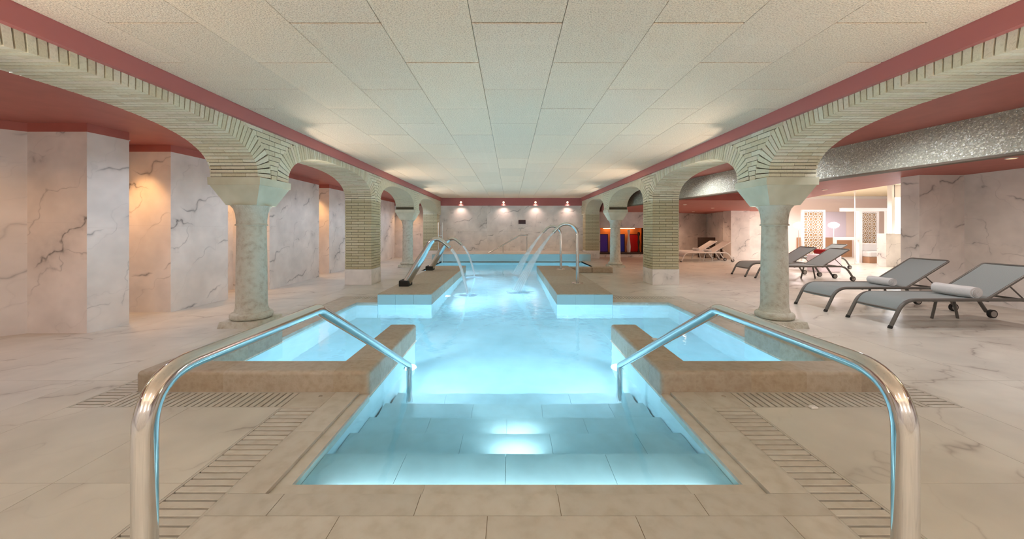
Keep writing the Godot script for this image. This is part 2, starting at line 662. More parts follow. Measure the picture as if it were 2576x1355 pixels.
func floor_and_deck() -> void:
	var fl := base("floor", Vector3.ZERO, "pale beige marble slab floor with brown veins around the pool", "floor", "structure")
	var st := st_new()
	var whole := [Rect2(-7.0, -3.0, 24.0, 21.5)]
	for h in holes(): whole = minus(whole, h)
	slabs(st, whole, -0.12, -0.003, 0.0)
	mi("grout_bed", st.commit(), M.grout, fl)
	var rest := []
	for i in 6: rest.append(st_new())
	var x := -7.0
	while x < 17.0:
		var d := -3.0 - 0.03
		while d < 18.4:
			var r := [Rect2(x, d, 1.2, 1.2)]
			for h in holes(): r = minus(r, h)
			if r.size():
				var k := rng.randi() % 6
				if d > -0.5 and d < 9.0 and absf(x) < 8.0:
					var s := st_new()
					slabs(s, r, -0.003, 0.0, 0.0012)
					mi("floor_slab", s.commit(), M["floor_marble_%d" % k], fl)
				else:
					slabs(rest[k], r, -0.003, 0.0, 0.0012)
			d += 1.2
		x += 1.2
	for i in 6:
		mi("distant_floor_slabs", rest[i].commit(), M["floor_marble_%d" % i], fl).set_meta("kind", "stuff")
	# deck in front of the entry steps and stone rim of the entry
	var deck := base("deck", Vector3.ZERO, "beige stone deck and rim around the pool entry steps", "deck", "structure")
	mi("deck_bed", blk_mesh(-1.32, 1.32, -0.12, -0.003, 0.7, 1.70), M.grout, deck)
	for row in [[0.7, 0.98, 0.31], [0.98, 1.27, 0.0], [1.27, 1.567, 0.31], [1.567, 1.70, 0.0]]:
		var px: float = -1.32
		var nx: float = -1.06 + row[2]
		while px < 1.319:
			nx = minf(nx, 1.32)
			if nx - px > 0.02:
				var s := st_new()
				blk(s, px + 0.0015, nx - 0.0015, -0.02, 0.0, row[0] + 0.0015, row[1] - 0.0015)
				mi("deck_tile", s.commit(), M["deck_%d" % (rng.randi() % 3)], deck)
			px = nx
			nx += 0.62
	for s in [-1.0, 1.0]:
		var d := 1.70
		for nd in [2.22, 2.765]:
			mi("rim_stone", blk_mesh(s * 1.15, s * 1.32, -0.12, 0.0, d + 0.001, nd - 0.001), M["deck_%d" % (rng.randi() % 3)], deck)
			d = nd
		mi("lowered_lip", blk_mesh(s * 1.077, s * 1.149, -0.12, -0.018, 1.785, 2.765), M.deck_0, deck)
	var px2 := -1.149
	for nx2 in [-0.44, 0.18, 0.80, 1.149]:
		mi("lowered_lip", blk_mesh(px2, nx2 - 0.001, -0.12, -0.018, 1.702, 1.785), M["deck_%d" % (rng.randi() % 3)], deck)
		px2 = nx2
	# coping stones round the wide basin
	var cop := base("coping", Vector3.ZERO, "beige coping stones edging the wide basin at deck level", "coping", "structure")
	for s in [-1.0, 1.0]:
		var d := 4.13
		for nd in [4.8, 5.47, 6.15]:
			mi("coping_stone", blk_mesh(s * 2.57, s * 2.81, -0.12, 0.0, d + 0.001, nd - 0.001), M["deck_%d" % (rng.randi() % 3)], cop)
			d = nd
	for r in [[-2.81, -2.22], [1.65, 2.23], [2.23, 2.81]]:
		mi("coping_stone", blk_mesh(r[0] + 0.001, r[1] - 0.001, -0.12, 0.0, 6.151, 6.45), M["deck_%d" % (rng.randi() % 3)], cop)

# ------------------------------------------------------------------ pool shell and water
func pool() -> void:
	var sh := base("pool_basin", Vector3.ZERO, "pale tiled pool basin under the turquoise water", "pool basin", "structure")
	var b := func(called: String, x0: float, x1: float, y0: float, y1: float, d0: float, d1: float, m: String) -> void:
		mi(called, blk_mesh(x0, x1, y0, y1, d0, d1), M[m], sh)
	# floors
	b.call("basin_floor", -2.7, 2.7, POOL - 0.1, POOL, 3.0, 6.15, "pool_tile")
	b.call("channel_floor", -1.4, 0.8, POOL - 0.1, POOL, 6.15, 10.9, "pool_tile")
	b.call("far_basin_floor", -2.75, 2.75, POOL - 0.1, POOL, 10.9, 14.2, "pool_tile")
	# walls of the wide basin
	for s in [-1.0, 1.0]:
		b.call("entry_wall", s * 1.077, s * 1.31, POOL, -0.12, 1.70, 2.77, "pool_tile")
		b.call("finger_wall", s * 1.09, s * 1.36, POOL, -0.05, 2.77, 4.14, "pool_tile")
		b.call("front_wall", s * 1.36, s * 2.57, POOL, -0.05, 2.78, 3.0, "pool_tile")
		b.call("side_wall", s * 2.57, s * 2.80, POOL, -0.12, 2.78, 6.3, "pool_tile")
	b.call("back_wall", -2.57, -2.22, POOL, -0.12, 6.15, 6.3, "pool_tile")
	b.call("back_wall", 1.65, 2.57, POOL, -0.12, 6.15, 6.3, "pool_tile")
	# far basin
	b.call("far_wall", -2.65, -1.33, POOL, -0.003, 10.78, 10.9, "pool_tile")
	b.call("far_wall", 0.73, 2.65, POOL, -0.003, 10.78, 10.9, "pool_tile")
	b.call("far_wall", -2.8, -2.65, POOL, -0.003, 10.8, 14.2, "pool_tile")
	b.call("far_wall", 2.65, 2.8, POOL, -0.003, 10.8, 14.2, "pool_tile")
	# steps
	var steps := [[1.785, 2.10, -0.10], [2.10, 2.42, -0.23], [2.42, 2.75, -0.38], [2.75, 3.10, -0.54], [3.10, 3.45, -0.72]]
	for i in steps.size():
		var t: Array = steps[i]
		var st := mi("step", blk_mesh(-1.075, 1.075, POOL - 0.1, t[2] - 0.012, t[0], t[1]), M.pool_tile, sh)
		var px := -1.075
		for nx in ([-0.62, -0.06, 0.50, 1.075] if i % 2 == 0 else [-0.34, 0.22, 0.78, 1.075]):
			mi("tread_tile", blk_mesh(px + 0.001, nx - 0.001, t[2] - 0.012, t[2], t[0], t[1] + 0.012), M.tread_tile, st)
			px = nx
	b.call("entry_front_wall", -1.2, 1.2, POOL, -0.12, 1.70, 1.785, "pool_tile")
	# ledge at the far end
	b.call("far_ledge", -3.0, 3.0, POOL, 0.26, 14.1, 16.2, "pool_lit_face")  # teal of the pool light painted onto the ledge face
	b.call("far_ledge_top", -3.0, 3.0, 0.26, 0.275, 14.08, 16.2, "floor_marble_0")
	# water surface
	var rects := [Rect2(-1.077, 1.785, 2.154, 2.4), Rect2(-2.57, 3.0, 5.14, 3.15), Rect2(-1.33, 6.15, 2.06, 4.75), Rect2(-2.65, 10.9, 5.3, 3.2)]
	var done := []
	for q in [-1.0, 1.0]:
		for h in [[1.08, 2.81, 2.765, 3.01], [1.08, 1.37, 3.0, 4.16], [2.54, 2.81, 3.0, 4.13]]:
			done.append(Rect2(minf(q * h[0], q * h[1]), h[2], h[1] - h[0], h[3] - h[2]).grow(0.004))
	var st := st_new()
	for r: Rect2 in rects:
		var q := [r]
		for h in done: q = minus(q, h)
		for c: Rect2 in q:
			var nx := maxi(1, int(c.size.x / 0.5))
			var nd := maxi(1, int(c.size.y / 0.5))
			for i in nx:
				for j in nd:
					var x0 := c.position.x + c.size.x * i / nx
					var x1 := c.position.x + c.size.x * (i + 1) / nx
					var d0 := c.position.y + c.size.y * j / nd
					var d1 := c.position.y + c.size.y * (j + 1) / nd
					quad(st, P(x0, WATER, d0), P(x1, WATER, d0), P(x1, WATER, d1), P(x0, WATER, d1), Vector3.UP)
		done.append(r)
	tag(mi("pool_water", st.commit(), M.water), "clear turquoise water filling the pool to deck level", "water", "stuff")

# ------------------------------------------------------------------ ceilings
func ceilings() -> void:
	var c := base("ceiling", Vector3.ZERO, "flat ceiling of pale grainy wood-wool panels above the pool", "ceiling", "structure")
	mi("ceiling_deck", blk_mesh(-3.7, 3.7, CEIL + 0.012, CEIL + 0.2, -3.0, 16.4), M.joint, c)
	var col := -5
	while col <= 5:
		var x0 := maxf(col * 0.6 - 0.29, -3.0)
		var x1 := minf(col * 0.6 + 0.31, 3.0)
		var d := 2.463 - 1.17 * 5 + (0.585 if posmod(col, 2) == 1 else 0.0)
		while d < 16.2:
			var d1 := minf(d + 1.17, 16.2)
			if d1 - d > 0.05 and x1 - x0 > 0.05:
				var o := mi("ceiling_panel", cham(Vector3(x1 - x0 - 0.004, 0.03, snappedf(d1 - d - 0.013, 0.001)), 0.002), M["panel_%d" % (rng.randi() % 3)], c)
				o.position = P((x0 + x1) / 2, CEIL + 0.015 + rng.randf_range(-0.0012, 0.0012), (d + d1) / 2)
			d += 1.17
		col += 1
	for s in [-1.0, 1.0]:
		var side := "niched marble wall" if s < 0 else "sun loungers"
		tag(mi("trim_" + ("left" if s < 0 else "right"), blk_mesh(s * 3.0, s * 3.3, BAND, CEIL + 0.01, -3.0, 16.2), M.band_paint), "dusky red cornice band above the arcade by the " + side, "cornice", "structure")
	tag(mi("ceiling_left", blk_mesh(-7.0, -BACK + 0.02, AISLE, AISLE + 0.25, -3.0, 16.6), M.red_paint), "dark red aisle ceiling over the niched marble wall", "ceiling", "structure")
	tag(mi("ceiling_right", prism(PackedVector2Array([Vector2(BACK - 0.02, -3.0), Vector2(6.6, -3.0), Vector2(5.2, 9.0), Vector2(5.0, 16.4), Vector2(BACK - 0.02, 16.4)]), AISLE, AISLE + 0.25), M.red_paint), "dark red aisle ceiling between arcade and glittering beam", "ceiling", "structure")

# ------------------------------------------------------------------ arcades
var prof_in := PackedVector2Array()
var prof_out := PackedVector2Array()
var joints := []

func arch_profile() -> void:
	if joints.size(): return
	var raw := PackedVector2Array()
	for i in 801:
		var t := PI * i / 800.0
		var cx := cos(t)
		raw.append(Vector2(-signf(cx) * pow(absf(cx), 2.0 / EXPO) * HALF, SPRING + RISE * pow(maxf(sin(t), 0.0), 2.0 / EXPO)))
	var cum := [0.0]
	var mid := PackedVector2Array()
	for i in raw.size():
		var e0 := (raw[mini(i + 6, raw.size() - 1)] - raw[maxi(i - 6, 0)]).normalized()
		mid.append(raw[i] + Vector2(-e0.y, e0.x) * RING * 0.42)
	for i in range(1, raw.size()): cum.append(cum[-1] + mid[i].distance_to(mid[i - 1]))
	var count := 66
	var total: float = cum[-1]
	var at := func(s: float) -> Array:
		var k := 1
		while k < raw.size() - 1 and cum[k] < s: k += 1
		var f: float = (s - cum[k - 1]) / maxf(cum[k] - cum[k - 1], 1e-9)
		var p := raw[k - 1].lerp(raw[k], clampf(f, 0, 1))
		var a := raw[maxi(k - 7, 0)]
		var b := raw[mini(k + 6, raw.size() - 1)]
		var e := (b - a).normalized()
		var n := Vector2(-e.y, e.x)
		if s < 0.03: n = Vector2(-1, 0.05).normalized()
		if s > total - 0.03: n = Vector2(1, 0.05).normalized()
		var o := p + n * RING
		o.y = minf(o.y, 2.545)
		return [p, o]
	for i in count:
		var s0 := total * i / count + 0.0055
		var s1 := total * (i + 1) / count - 0.0055
		joints.append([at.call(s0), at.call(s1)])
	for i in 81:
		var q: Array = at.call(total * i / 80.0)
		prof_in.append(q[0])
		prof_out.append(q[1])

# distance from the crown line at which the outer edge of the ring stands at height y
func ring_edge(y: float) -> float:
	for i in prof_out.size():
		if prof_out[i].y >= y: return -prof_out[i].x
	return 0.0

func brick_piece(parent: Node, merged: SurfaceTool, v: Array, tones := [0, 1, 2, 3, 4]) -> void:
	if merged != null:
		hexa(merged, v)
		return
	var st := st_new()
	hexa(st, v)
	mi("brick", st.commit(), M["brick_%d" % tones[rng.randi() % tones.size()]], parent)

func arch(s: float, c: float, near: bool, label: String) -> void:
	var a := base("brick_arch", P(s * FACE, 0, c), label, "arch", "structure")
	# mortar body
	var st := st_new()
	var x0 := s * 0.015
	var x1 := s * (BACK - FACE - 0.006)
	for i in prof_in.size() - 1:
		var p := prof_in[i] + (prof_out[i] - prof_in[i]).normalized() * 0.015
		var q := prof_in[i + 1] + (prof_out[i + 1] - prof_in[i + 1]).normalized() * 0.015
		for x in [x0, x1]:
			quad(st, Vector3(x, p.y, -p.x), Vector3(x, q.y, -q.x), Vector3(x, 2.55, -q.x), Vector3(x, 2.55, -p.x), Vector3(-s if x == x0 else s, 0, 0))
		quad(st, Vector3(x0, p.y, -p.x), Vector3(x1, p.y, -p.x), Vector3(x1, q.y, -q.x), Vector3(x0, q.y, -q.x), Vector3(0, -1, 0))
	mi("mortar_body", st.commit(), M.mortar, a)
	var merged: SurfaceTool = null if near else st_new()
	var w := BACK - FACE
	for i in joints.size():
		var j: Array = joints[i]
		var cuts := [0.0, 0.5, 1.0] if i % 2 == 0 else [0.0, 0.25, 0.75, 1.0]
		for k in cuts.size() - 1:
			var xa: float = s * (cuts[k] * w + (0.002 if k > 0 else 0.0))
			var xb: float = s * (cuts[k + 1] * w - (0.002 if k < cuts.size() - 2 else 0.0))
			var lift := rng.randf_range(-0.0015, 0.0015)
			var jut := rng.randf_range(-0.002, 0.002) * s if k == 0 else 0.0
			var v := []
			for x in [xa + jut, xb]:
				for e in [j[0][0], j[1][0], j[1][1], j[0][1]]:
					v.append(Vector3(x, e.y + lift, -e.x))
			brick_piece(a, merged, v)
	if merged != null:
		mi("brickwork", merged.commit(), M.brick_0, a).set_meta("kind", "stuff")

# brickwork over a support, between two arch rings
func spandrel(s: float, c: float, half: float, near: bool, label: String, sides: Array) -> void:
	var a := base("brick_spandrel", P(s * FACE, 0, c), label, "brickwork", "structure")
	mi("mortar_body", blk_mesh(s * 0.015, s * (BACK - FACE - 0.006), SPRING, 2.55, -half + 0.004, half - 0.004), M.mortar, a)
	var merged: SurfaceTool = null if near else st_new()
	var y := SPRING + 0.004
	var row := 0
	while y < 2.50:
		var y1 := y + 0.053
		var ext := []
		for q in [-1.0, 1.0]:
			ext.append(minf(HALF + half - ring_edge(y + 0.03) if true else 0.0, half + 0.9) - 0.012)
		var lo: float = -ext[0] if sides[0] else -half
		var hi: float = ext[1] if sides[1] else half
		var p := lo
		var n: float = -0.1 - 0.23 * ceil((-0.1 - lo) / 0.23) + 0.23 + (0.115 if row % 2 else 0.0)
		while p < hi - 0.004:
			n = minf(n, hi)
			if hi - n < 0.03: n = hi
			if n - p > 0.012:
				var jut := rng.randf_range(-0.002, 0.002)
				var v := []
				for x in [s * jut, s * 0.05]:
					v.append_array([Vector3(x, y, -(p + 0.003)), Vector3(x, y, -(n - 0.003)), Vector3(x, y1, -(n - 0.003)), Vector3(x, y1, -(p + 0.003))])
				brick_piece(a, merged, v)
			p = n
			n += 0.23
		y += 0.061
		row += 1
	if merged != null:
		mi("brickwork", merged.commit(), M.brick_0, a).set_meta("kind", "stuff")

func pier(s: float, c: float, near: bool, label: String) -> void:
	var a := base("brick_pier", P(s * FACE, 0, c), label, "pier", "structure")
	var w := BACK - FACE
	var h := 0.29
	mi("plinth", cham(Vector3(w + 0.012, 0.337, 2 * h + 0.012), 0.004), M.wall_marble_2, a).position = Vector3(s * w / 2, 0.1685, 0)
	mi("mortar_body", blk_mesh(s * 0.012, s * (w - 0.012), 0.3, SPRING, -h + 0.012, h - 0.012), M.mortar, a)
	var merged: SurfaceTool = null if near else st_new()
	var y := 0.342
	var row := 0
	while y < SPRING - 0.02:
		var y1 := minf(y + 0.049, SPRING)
		var cuts := [0.0, 0.5, 1.0] if row % 2 == 0 else [0.0, 0.25, 0.75, 1.0]
		for i in cuts.size() - 1:
			for k in cuts.size() - 1:
				if cuts.size() == 4 and i == 1 and k == 1: continue
				var jut := rng.randf_range(-0.0015, 0.0015)
				var xa: float = cuts[i] * w + (0.003 if i > 0 else jut)
				var xb: float = cuts[i + 1] * w - (0.003 if i < cuts.size() - 2 else 0.0)
				var da: float = -h + cuts[k] * 2 * h + (0.003 if k > 0 else jut)
				var db: float = -h + cuts[k + 1] * 2 * h - (0.003 if k < cuts.size() - 2 else 0.0)
				var v := []
				for yy in [y, y1]:
					v.append_array([Vector3(s * xa, yy, -da), Vector3(s * xb, yy, -da), Vector3(s * xb, yy, -db), Vector3(s * xa, yy, -db)])
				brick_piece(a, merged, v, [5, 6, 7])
		y += 0.0575
		row += 1
	if merged != null:
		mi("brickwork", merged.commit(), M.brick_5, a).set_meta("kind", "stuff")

func frustum_block(st: SurfaceTool, y0: float, h0: float, y1: float, h1: float) -> void:
	hexa(st, [Vector3(-h0, y0, -h0), Vector3(h0, y0, -h0), Vector3(h0, y0, h0), Vector3(-h0, y0, h0), Vector3(-h1, y1, -h1), Vector3(h1, y1, -h1), Vector3(h1, y1, h1), Vector3(-h1, y1, h1)])

func column(s: float, c: float, r: float, label: String) -> void:
	var a := base("stone_column", P(s * (FACE + BACK) / 2, 0, c), label, "column", "", "stone columns of the arcades")
	var st := st_new()
	# worn base: plinth, torus, fillet
	hexa(st, [Vector3(-0.25, 0, -0.25), Vector3(0.25, 0, -0.25), Vector3(0.25, 0, 0.25), Vector3(-0.25, 0, 0.25), Vector3(-0.235, 0.075, -0.235), Vector3(0.235, 0.075, -0.235), Vector3(0.235, 0.075, 0.235), Vector3(-0.235, 0.075, 0.235)])
	var pr := []
	for i in 11:
		var t := -PI / 2 + PI * i / 10
		pr.append(Vector2(r + 0.02 + 0.045 * cos(t), 0.12 + 0.045 * sin(t)))
	pr.append(Vector2(r + 0.015, 0.185))
	pr.append(Vector2(r + 0.01, 0.2))
	lathe_into(st, pr, 36)
	mi("base", st.commit(), M.old_stone, a)
	mi("shaft", lathe([Vector2(r + 0.012, 0.19), Vector2(r + 0.003, 0.22), Vector2(r, 0.3), Vector2(r - 0.004, 0.8), Vector2(r - 0.012, 1.245)], 40), M.old_stone, a)
	var cp := [Vector2(r - 0.012, 1.245), Vector2(r + 0.006, 1.25), Vector2(r + 0.008, 1.262), Vector2(r - 0.006, 1.27), Vector2(r - 0.006, 1.32), Vector2(r + 0.003, 1.40), Vector2(r + 0.022, 1.46), Vector2(r + 0.05, 1.495), Vector2(r + 0.05, 1.50), Vector2(0.0, 1.50)]
	mi("capital", lathe(cp, 40), M.old_stone, a)
	var st2 := st_new()
	frustum_block(st2, 1.50, 0.188, 1.735, 0.30)
	frustum_block(st2, 1.735, 0.312, SPRING, 0.315)
	mi("impost_block", st2.commit(), M.capital_stone, a)

func arcade(s: float) -> void:
	arch_profile()
	var side := "the niched marble wall" if s < 0 else "the sun loungers"
	arch(s, 2.95, true, "wide cream brick arch nearest the camera on the side of " + side)
	arch(s, 6.59, true, "cream brick arch between stone column and brick pier, side of " + side)
	arch(s, 10.20, false, "third cream brick arch from the camera, on the side of " + side)
	arch(s, 13.83, false, "farthest cream brick arch near the back wall, side of " + side)
	spandrel(s, 1.15, 0.29, false, "brickwork over the pier beside the camera, side of " + side, [false, true])
	spandrel(s, 4.77, 0.31, true, "brickwork above the nearest stone column, side of " + side, [true, true])
	spandrel(s, 8.39, 0.29, true, "brickwork above the big brick pier, side of " + side, [true, true])
	spandrel(s, 12.01, 0.31, false, "brickwork above the far stone column, side of " + side, [true, true])
	spandrel(s, 15.78, 0.44, false, "brickwork beside the back wall, side of " + side, [true, false])
	pier(s, 1.15, false, "brick pier beside the camera on the side of " + side)
	pier(s, 8.39, true, "big cream brick pier on marble plinth, side of " + side)
	pier(s, 15.63, false, "brick pier close to the back wall, side of " + side)
	column(s, 4.77, 0.172 if s < 0 else 0.152, "large weathered stone column in front, on the side of " + side)
	column(s, 12.01, 0.165, "small distant stone column, on the side of " + side)
	# beam that carries on behind the camera
	tag(mi("wall_" + ("left" if s < 0 else "right") + "_beam", blk_mesh(s * FACE, s * BACK, 2.1, 2.55, -3.0, 0.86), M.brick_0), "brick beam running on behind the camera, side of " + side, "beam", "structure")

# ------------------------------------------------------------------ marble walls
# slabs along a plan line; the room lies to the right of the direction of travel
func slab_wall(parent: Node, line: Array, y0: float, y1: float, splits: Array, trim_y: float) -> void:
	for i in line.size() - 1:
		var a: Vector2 = line[i]
		var b: Vector2 = line[i + 1]
		var e := (b - a).normalized()
		var away := Vector2(-e.y, e.x)
		var mats := (rng.randi() % 6) as int
		var ys := [y0]
		for sp in splits: ys.append(sp + rng.randf_range(-0.22, 0.22))
		ys.append(y1)
		for k in ys.size() - 1:
			var st := st_new()
			var v := []
			for yy in [ys[k] + (0.0004 if k > 0 else 0.0), ys[k + 1] - 0.0004]:
				for q in [a, b, b + away * 0.03 - e * minf(0.03, a.distance_to(b) * 0.3), a + away * 0.03 + e * minf(0.03, a.distance_to(b) * 0.3)]:
					v.append(P(q.x, yy, q.y))
			hexa(st, v)
			mi("marble_slab", st.commit(), M["wall_marble_%d" % mats], parent)
		var bk := st_new()
		var v2 := []
		var pull := e * minf(0.04, a.distance_to(b) * 0.3)
		for yy in [y0, trim_y]:
			for q in [a + pull + away * 0.026, b - pull + away * 0.026, b - pull + away * 0.16, a + pull + away * 0.16]:
				v2.append(P(q.x, yy, q.y))
		hexa(bk, v2)
		mi("backing", bk.commit(), M.grout, parent)
		if trim_y > y1:
			var tr := st_new()
			var v3 := []
			for yy in [y1, trim_y]:
				for q in [a, b, b - pull + away * 0.03, a + pull + away * 0.03]:
					v3.append(P(q.x, yy, q.y))
			hexa(tr, v3)
			mi("red_trim", tr.commit(), M.red_paint, parent)

func wall_niches() -> void:
	var w := base("wall_left", Vector3.ZERO, "white veined marble wall folded into lit niches", "wall", "structure")
	slab_wall(w, [Vector2(-6.5, -3.0), Vector2(-6.5, 3.5), Vector2(-5.62, 4.32), Vector2(-4.93, 4.32), Vector2(-4.87, 4.74), Vector2(-5.60, 4.74), Vector2(-5.60, 5.43), Vector2(-4.97, 5.43),
		Vector2(-4.91, 6.45), Vector2(-5.60, 6.45), Vector2(-5.60, 7.5), Vector2(-4.87, 7.5), Vector2(-4.89, 9.48), Vector2(-5.60, 9.48), Vector2(-5.60, 10.2), Vector2(-4.98, 10.2),
		Vector2(-4.93, 11.7), Vector2(-5.60, 11.7), Vector2(-5.60, 12.5), Vector2(-4.95, 12.5), Vector2(-4.90, 15.7), Vector2(-5.4, 15.7), Vector2(-5.4, 16.2)], 0.0, 2.33, [1.22], AISLE)

func wall_far() -> void:
	var w := base("wall_back", Vector3.ZERO, "pinkish veined marble back wall behind the pool", "wall", "structure")
	var niche := Rect2(3.86, 0.15, 1.86, 1.12)
	var x := -5.4
	while x < 6.2:
		for r in [[0.0, 1.12], [1.12, 2.234]]:
			var q := minus([Rect2(x, r[0], minf(1.45, 6.2 - x), r[1] - r[0])], niche)
			var st := st_new()
			for c: Rect2 in q:
				blk(st, c.position.x + 0.001, c.end.x - 0.001, c.position.y + 0.001, c.end.y - 0.001, 16.2, 16.23)
			if q.size(): mi("marble_slab", st.commit(), M["wall_marble_%d" % (rng.randi() % 6)], w)
		x += 1.45
	var bk := st_new()
	for c: Rect2 in minus([Rect2(-5.6, 0.0, 11.8, 2.75)], niche):
		blk(bk, c.position.x, c.end.x, c.position.y, c.end.y, 16.225, 16.4)
	mi("backing", bk.commit(), M.grout, w)
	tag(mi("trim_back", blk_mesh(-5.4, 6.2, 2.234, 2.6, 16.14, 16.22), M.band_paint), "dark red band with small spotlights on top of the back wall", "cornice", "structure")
	# lit display recess
	var n := base("display_niche", P(4.79, 0.15, 16.2), "orange lit display recess in the back wall with coloured panels", "niche", "structure")
	var st2 := st_new()
	for q in [[-0.95, 0.95, 0.0, 1.14, 0.6, 0.65], [-0.98, -0.93, 0.0, 1.12, 0.03, 0.6], [0.93, 0.98, 0.0, 1.12, 0.03, 0.6], [-0.95, 0.95, 1.12, 1.17, 0.03, 0.6]]:
		blk(st2, q[0], q[1], q[2], q[3], q[4], q[5])
	mi("recess_wall", st2.commit(), M.orange_wall, n)
	mi("recess_sill", blk_mesh(-0.95, 0.95, -0.02, 0.05, -0.03, 0.6), M.dark_wood, n)
	var lamp := base("display_lamp", P(4.79, 1.22, 16.6), "small warm light strip inside the display recess", "lamp")
	mi("tube", tube(PackedVector3Array([Vector3(-0.7, 0.03, 0), Vector3(0.7, 0.03, 0)]), 0.012, 8), M.lamp_warm, lamp)
	for k in [-0.5, 0.0, 0.5]: omni(Vector3(k, -0.02, 0.0), Color(1, 0.62, 0.28), 0.035, 0.03, lamp)
	for p in [[3.98, 4.30, "purple_screen", "glowing purple panel in the display recess"], [4.66, 5.05, "blue_screen", "glowing blue panel in the display recess"], [5.28, 5.68, "red_screen", "glowing red panel in the display recess"]]:
		var g := base("light_box", P((p[0] + p[1]) / 2, 0.20, 16.68), p[3], "panel", "", "colour panels in the recess")
		var wd: float = p[1] - p[0]
		mi("screen", blk_mesh(-wd / 2, wd / 2, 0.02, 0.78, 0.0, 0.02), M[p[2]], g)
		var fr := st_new()
		for q in [[-wd / 2 - 0.02, -wd / 2, 0.0, 0.8], [wd / 2, wd / 2 + 0.02, 0.0, 0.8], [-wd / 2, wd / 2, 0.0, 0.02], [-wd / 2, wd / 2, 0.78, 0.8]]:
			blk(fr, q[0], q[1], q[2], q[3], -0.01, 0.025)
		mi("frame", fr.commit(), M.dark_wood, g)
	for q in [[4.42, "dark slender figurine standing between purple and blue panels"], [5.60, "dark slender figurine standing before the red panel"]]:
		var o := mi("figurine", lathe([Vector2(0, 0), Vector2(0.06, 0), Vector2(0.05, 0.03), Vector2(0.025, 0.2), Vector2(0.05, 0.45), Vector2(0.03, 0.6), Vector2(0.035, 0.7), Vector2(0.06, 0.78), Vector2(0.05, 0.87), Vector2(0, 0.9)], 14), M.dark_wood)
		o.position = P(q[0], 0.20, 16.42)
		tag(o, q[1], "figurine", "", "figurines in the recess")
	var v := mi("vase_lamp", lathe([Vector2(0, 0), Vector2(0.07, 0), Vector2(0.09, 0.25), Vector2(0.05, 0.6), Vector2(0.035, 0.75), Vector2(0.07, 0.98), Vector2(0, 1.0)], 16), M.white_paint)
	v.position = P(5.17, 0.20, 16.44)
	tag(v, "tall pale vase standing between blue and red panels", "vase")

# ------------------------------------------------------------------ side with the loungers
func fascia_x(d: float) -> float:
	return 5.0 - 0.147 * (d - 3.64)

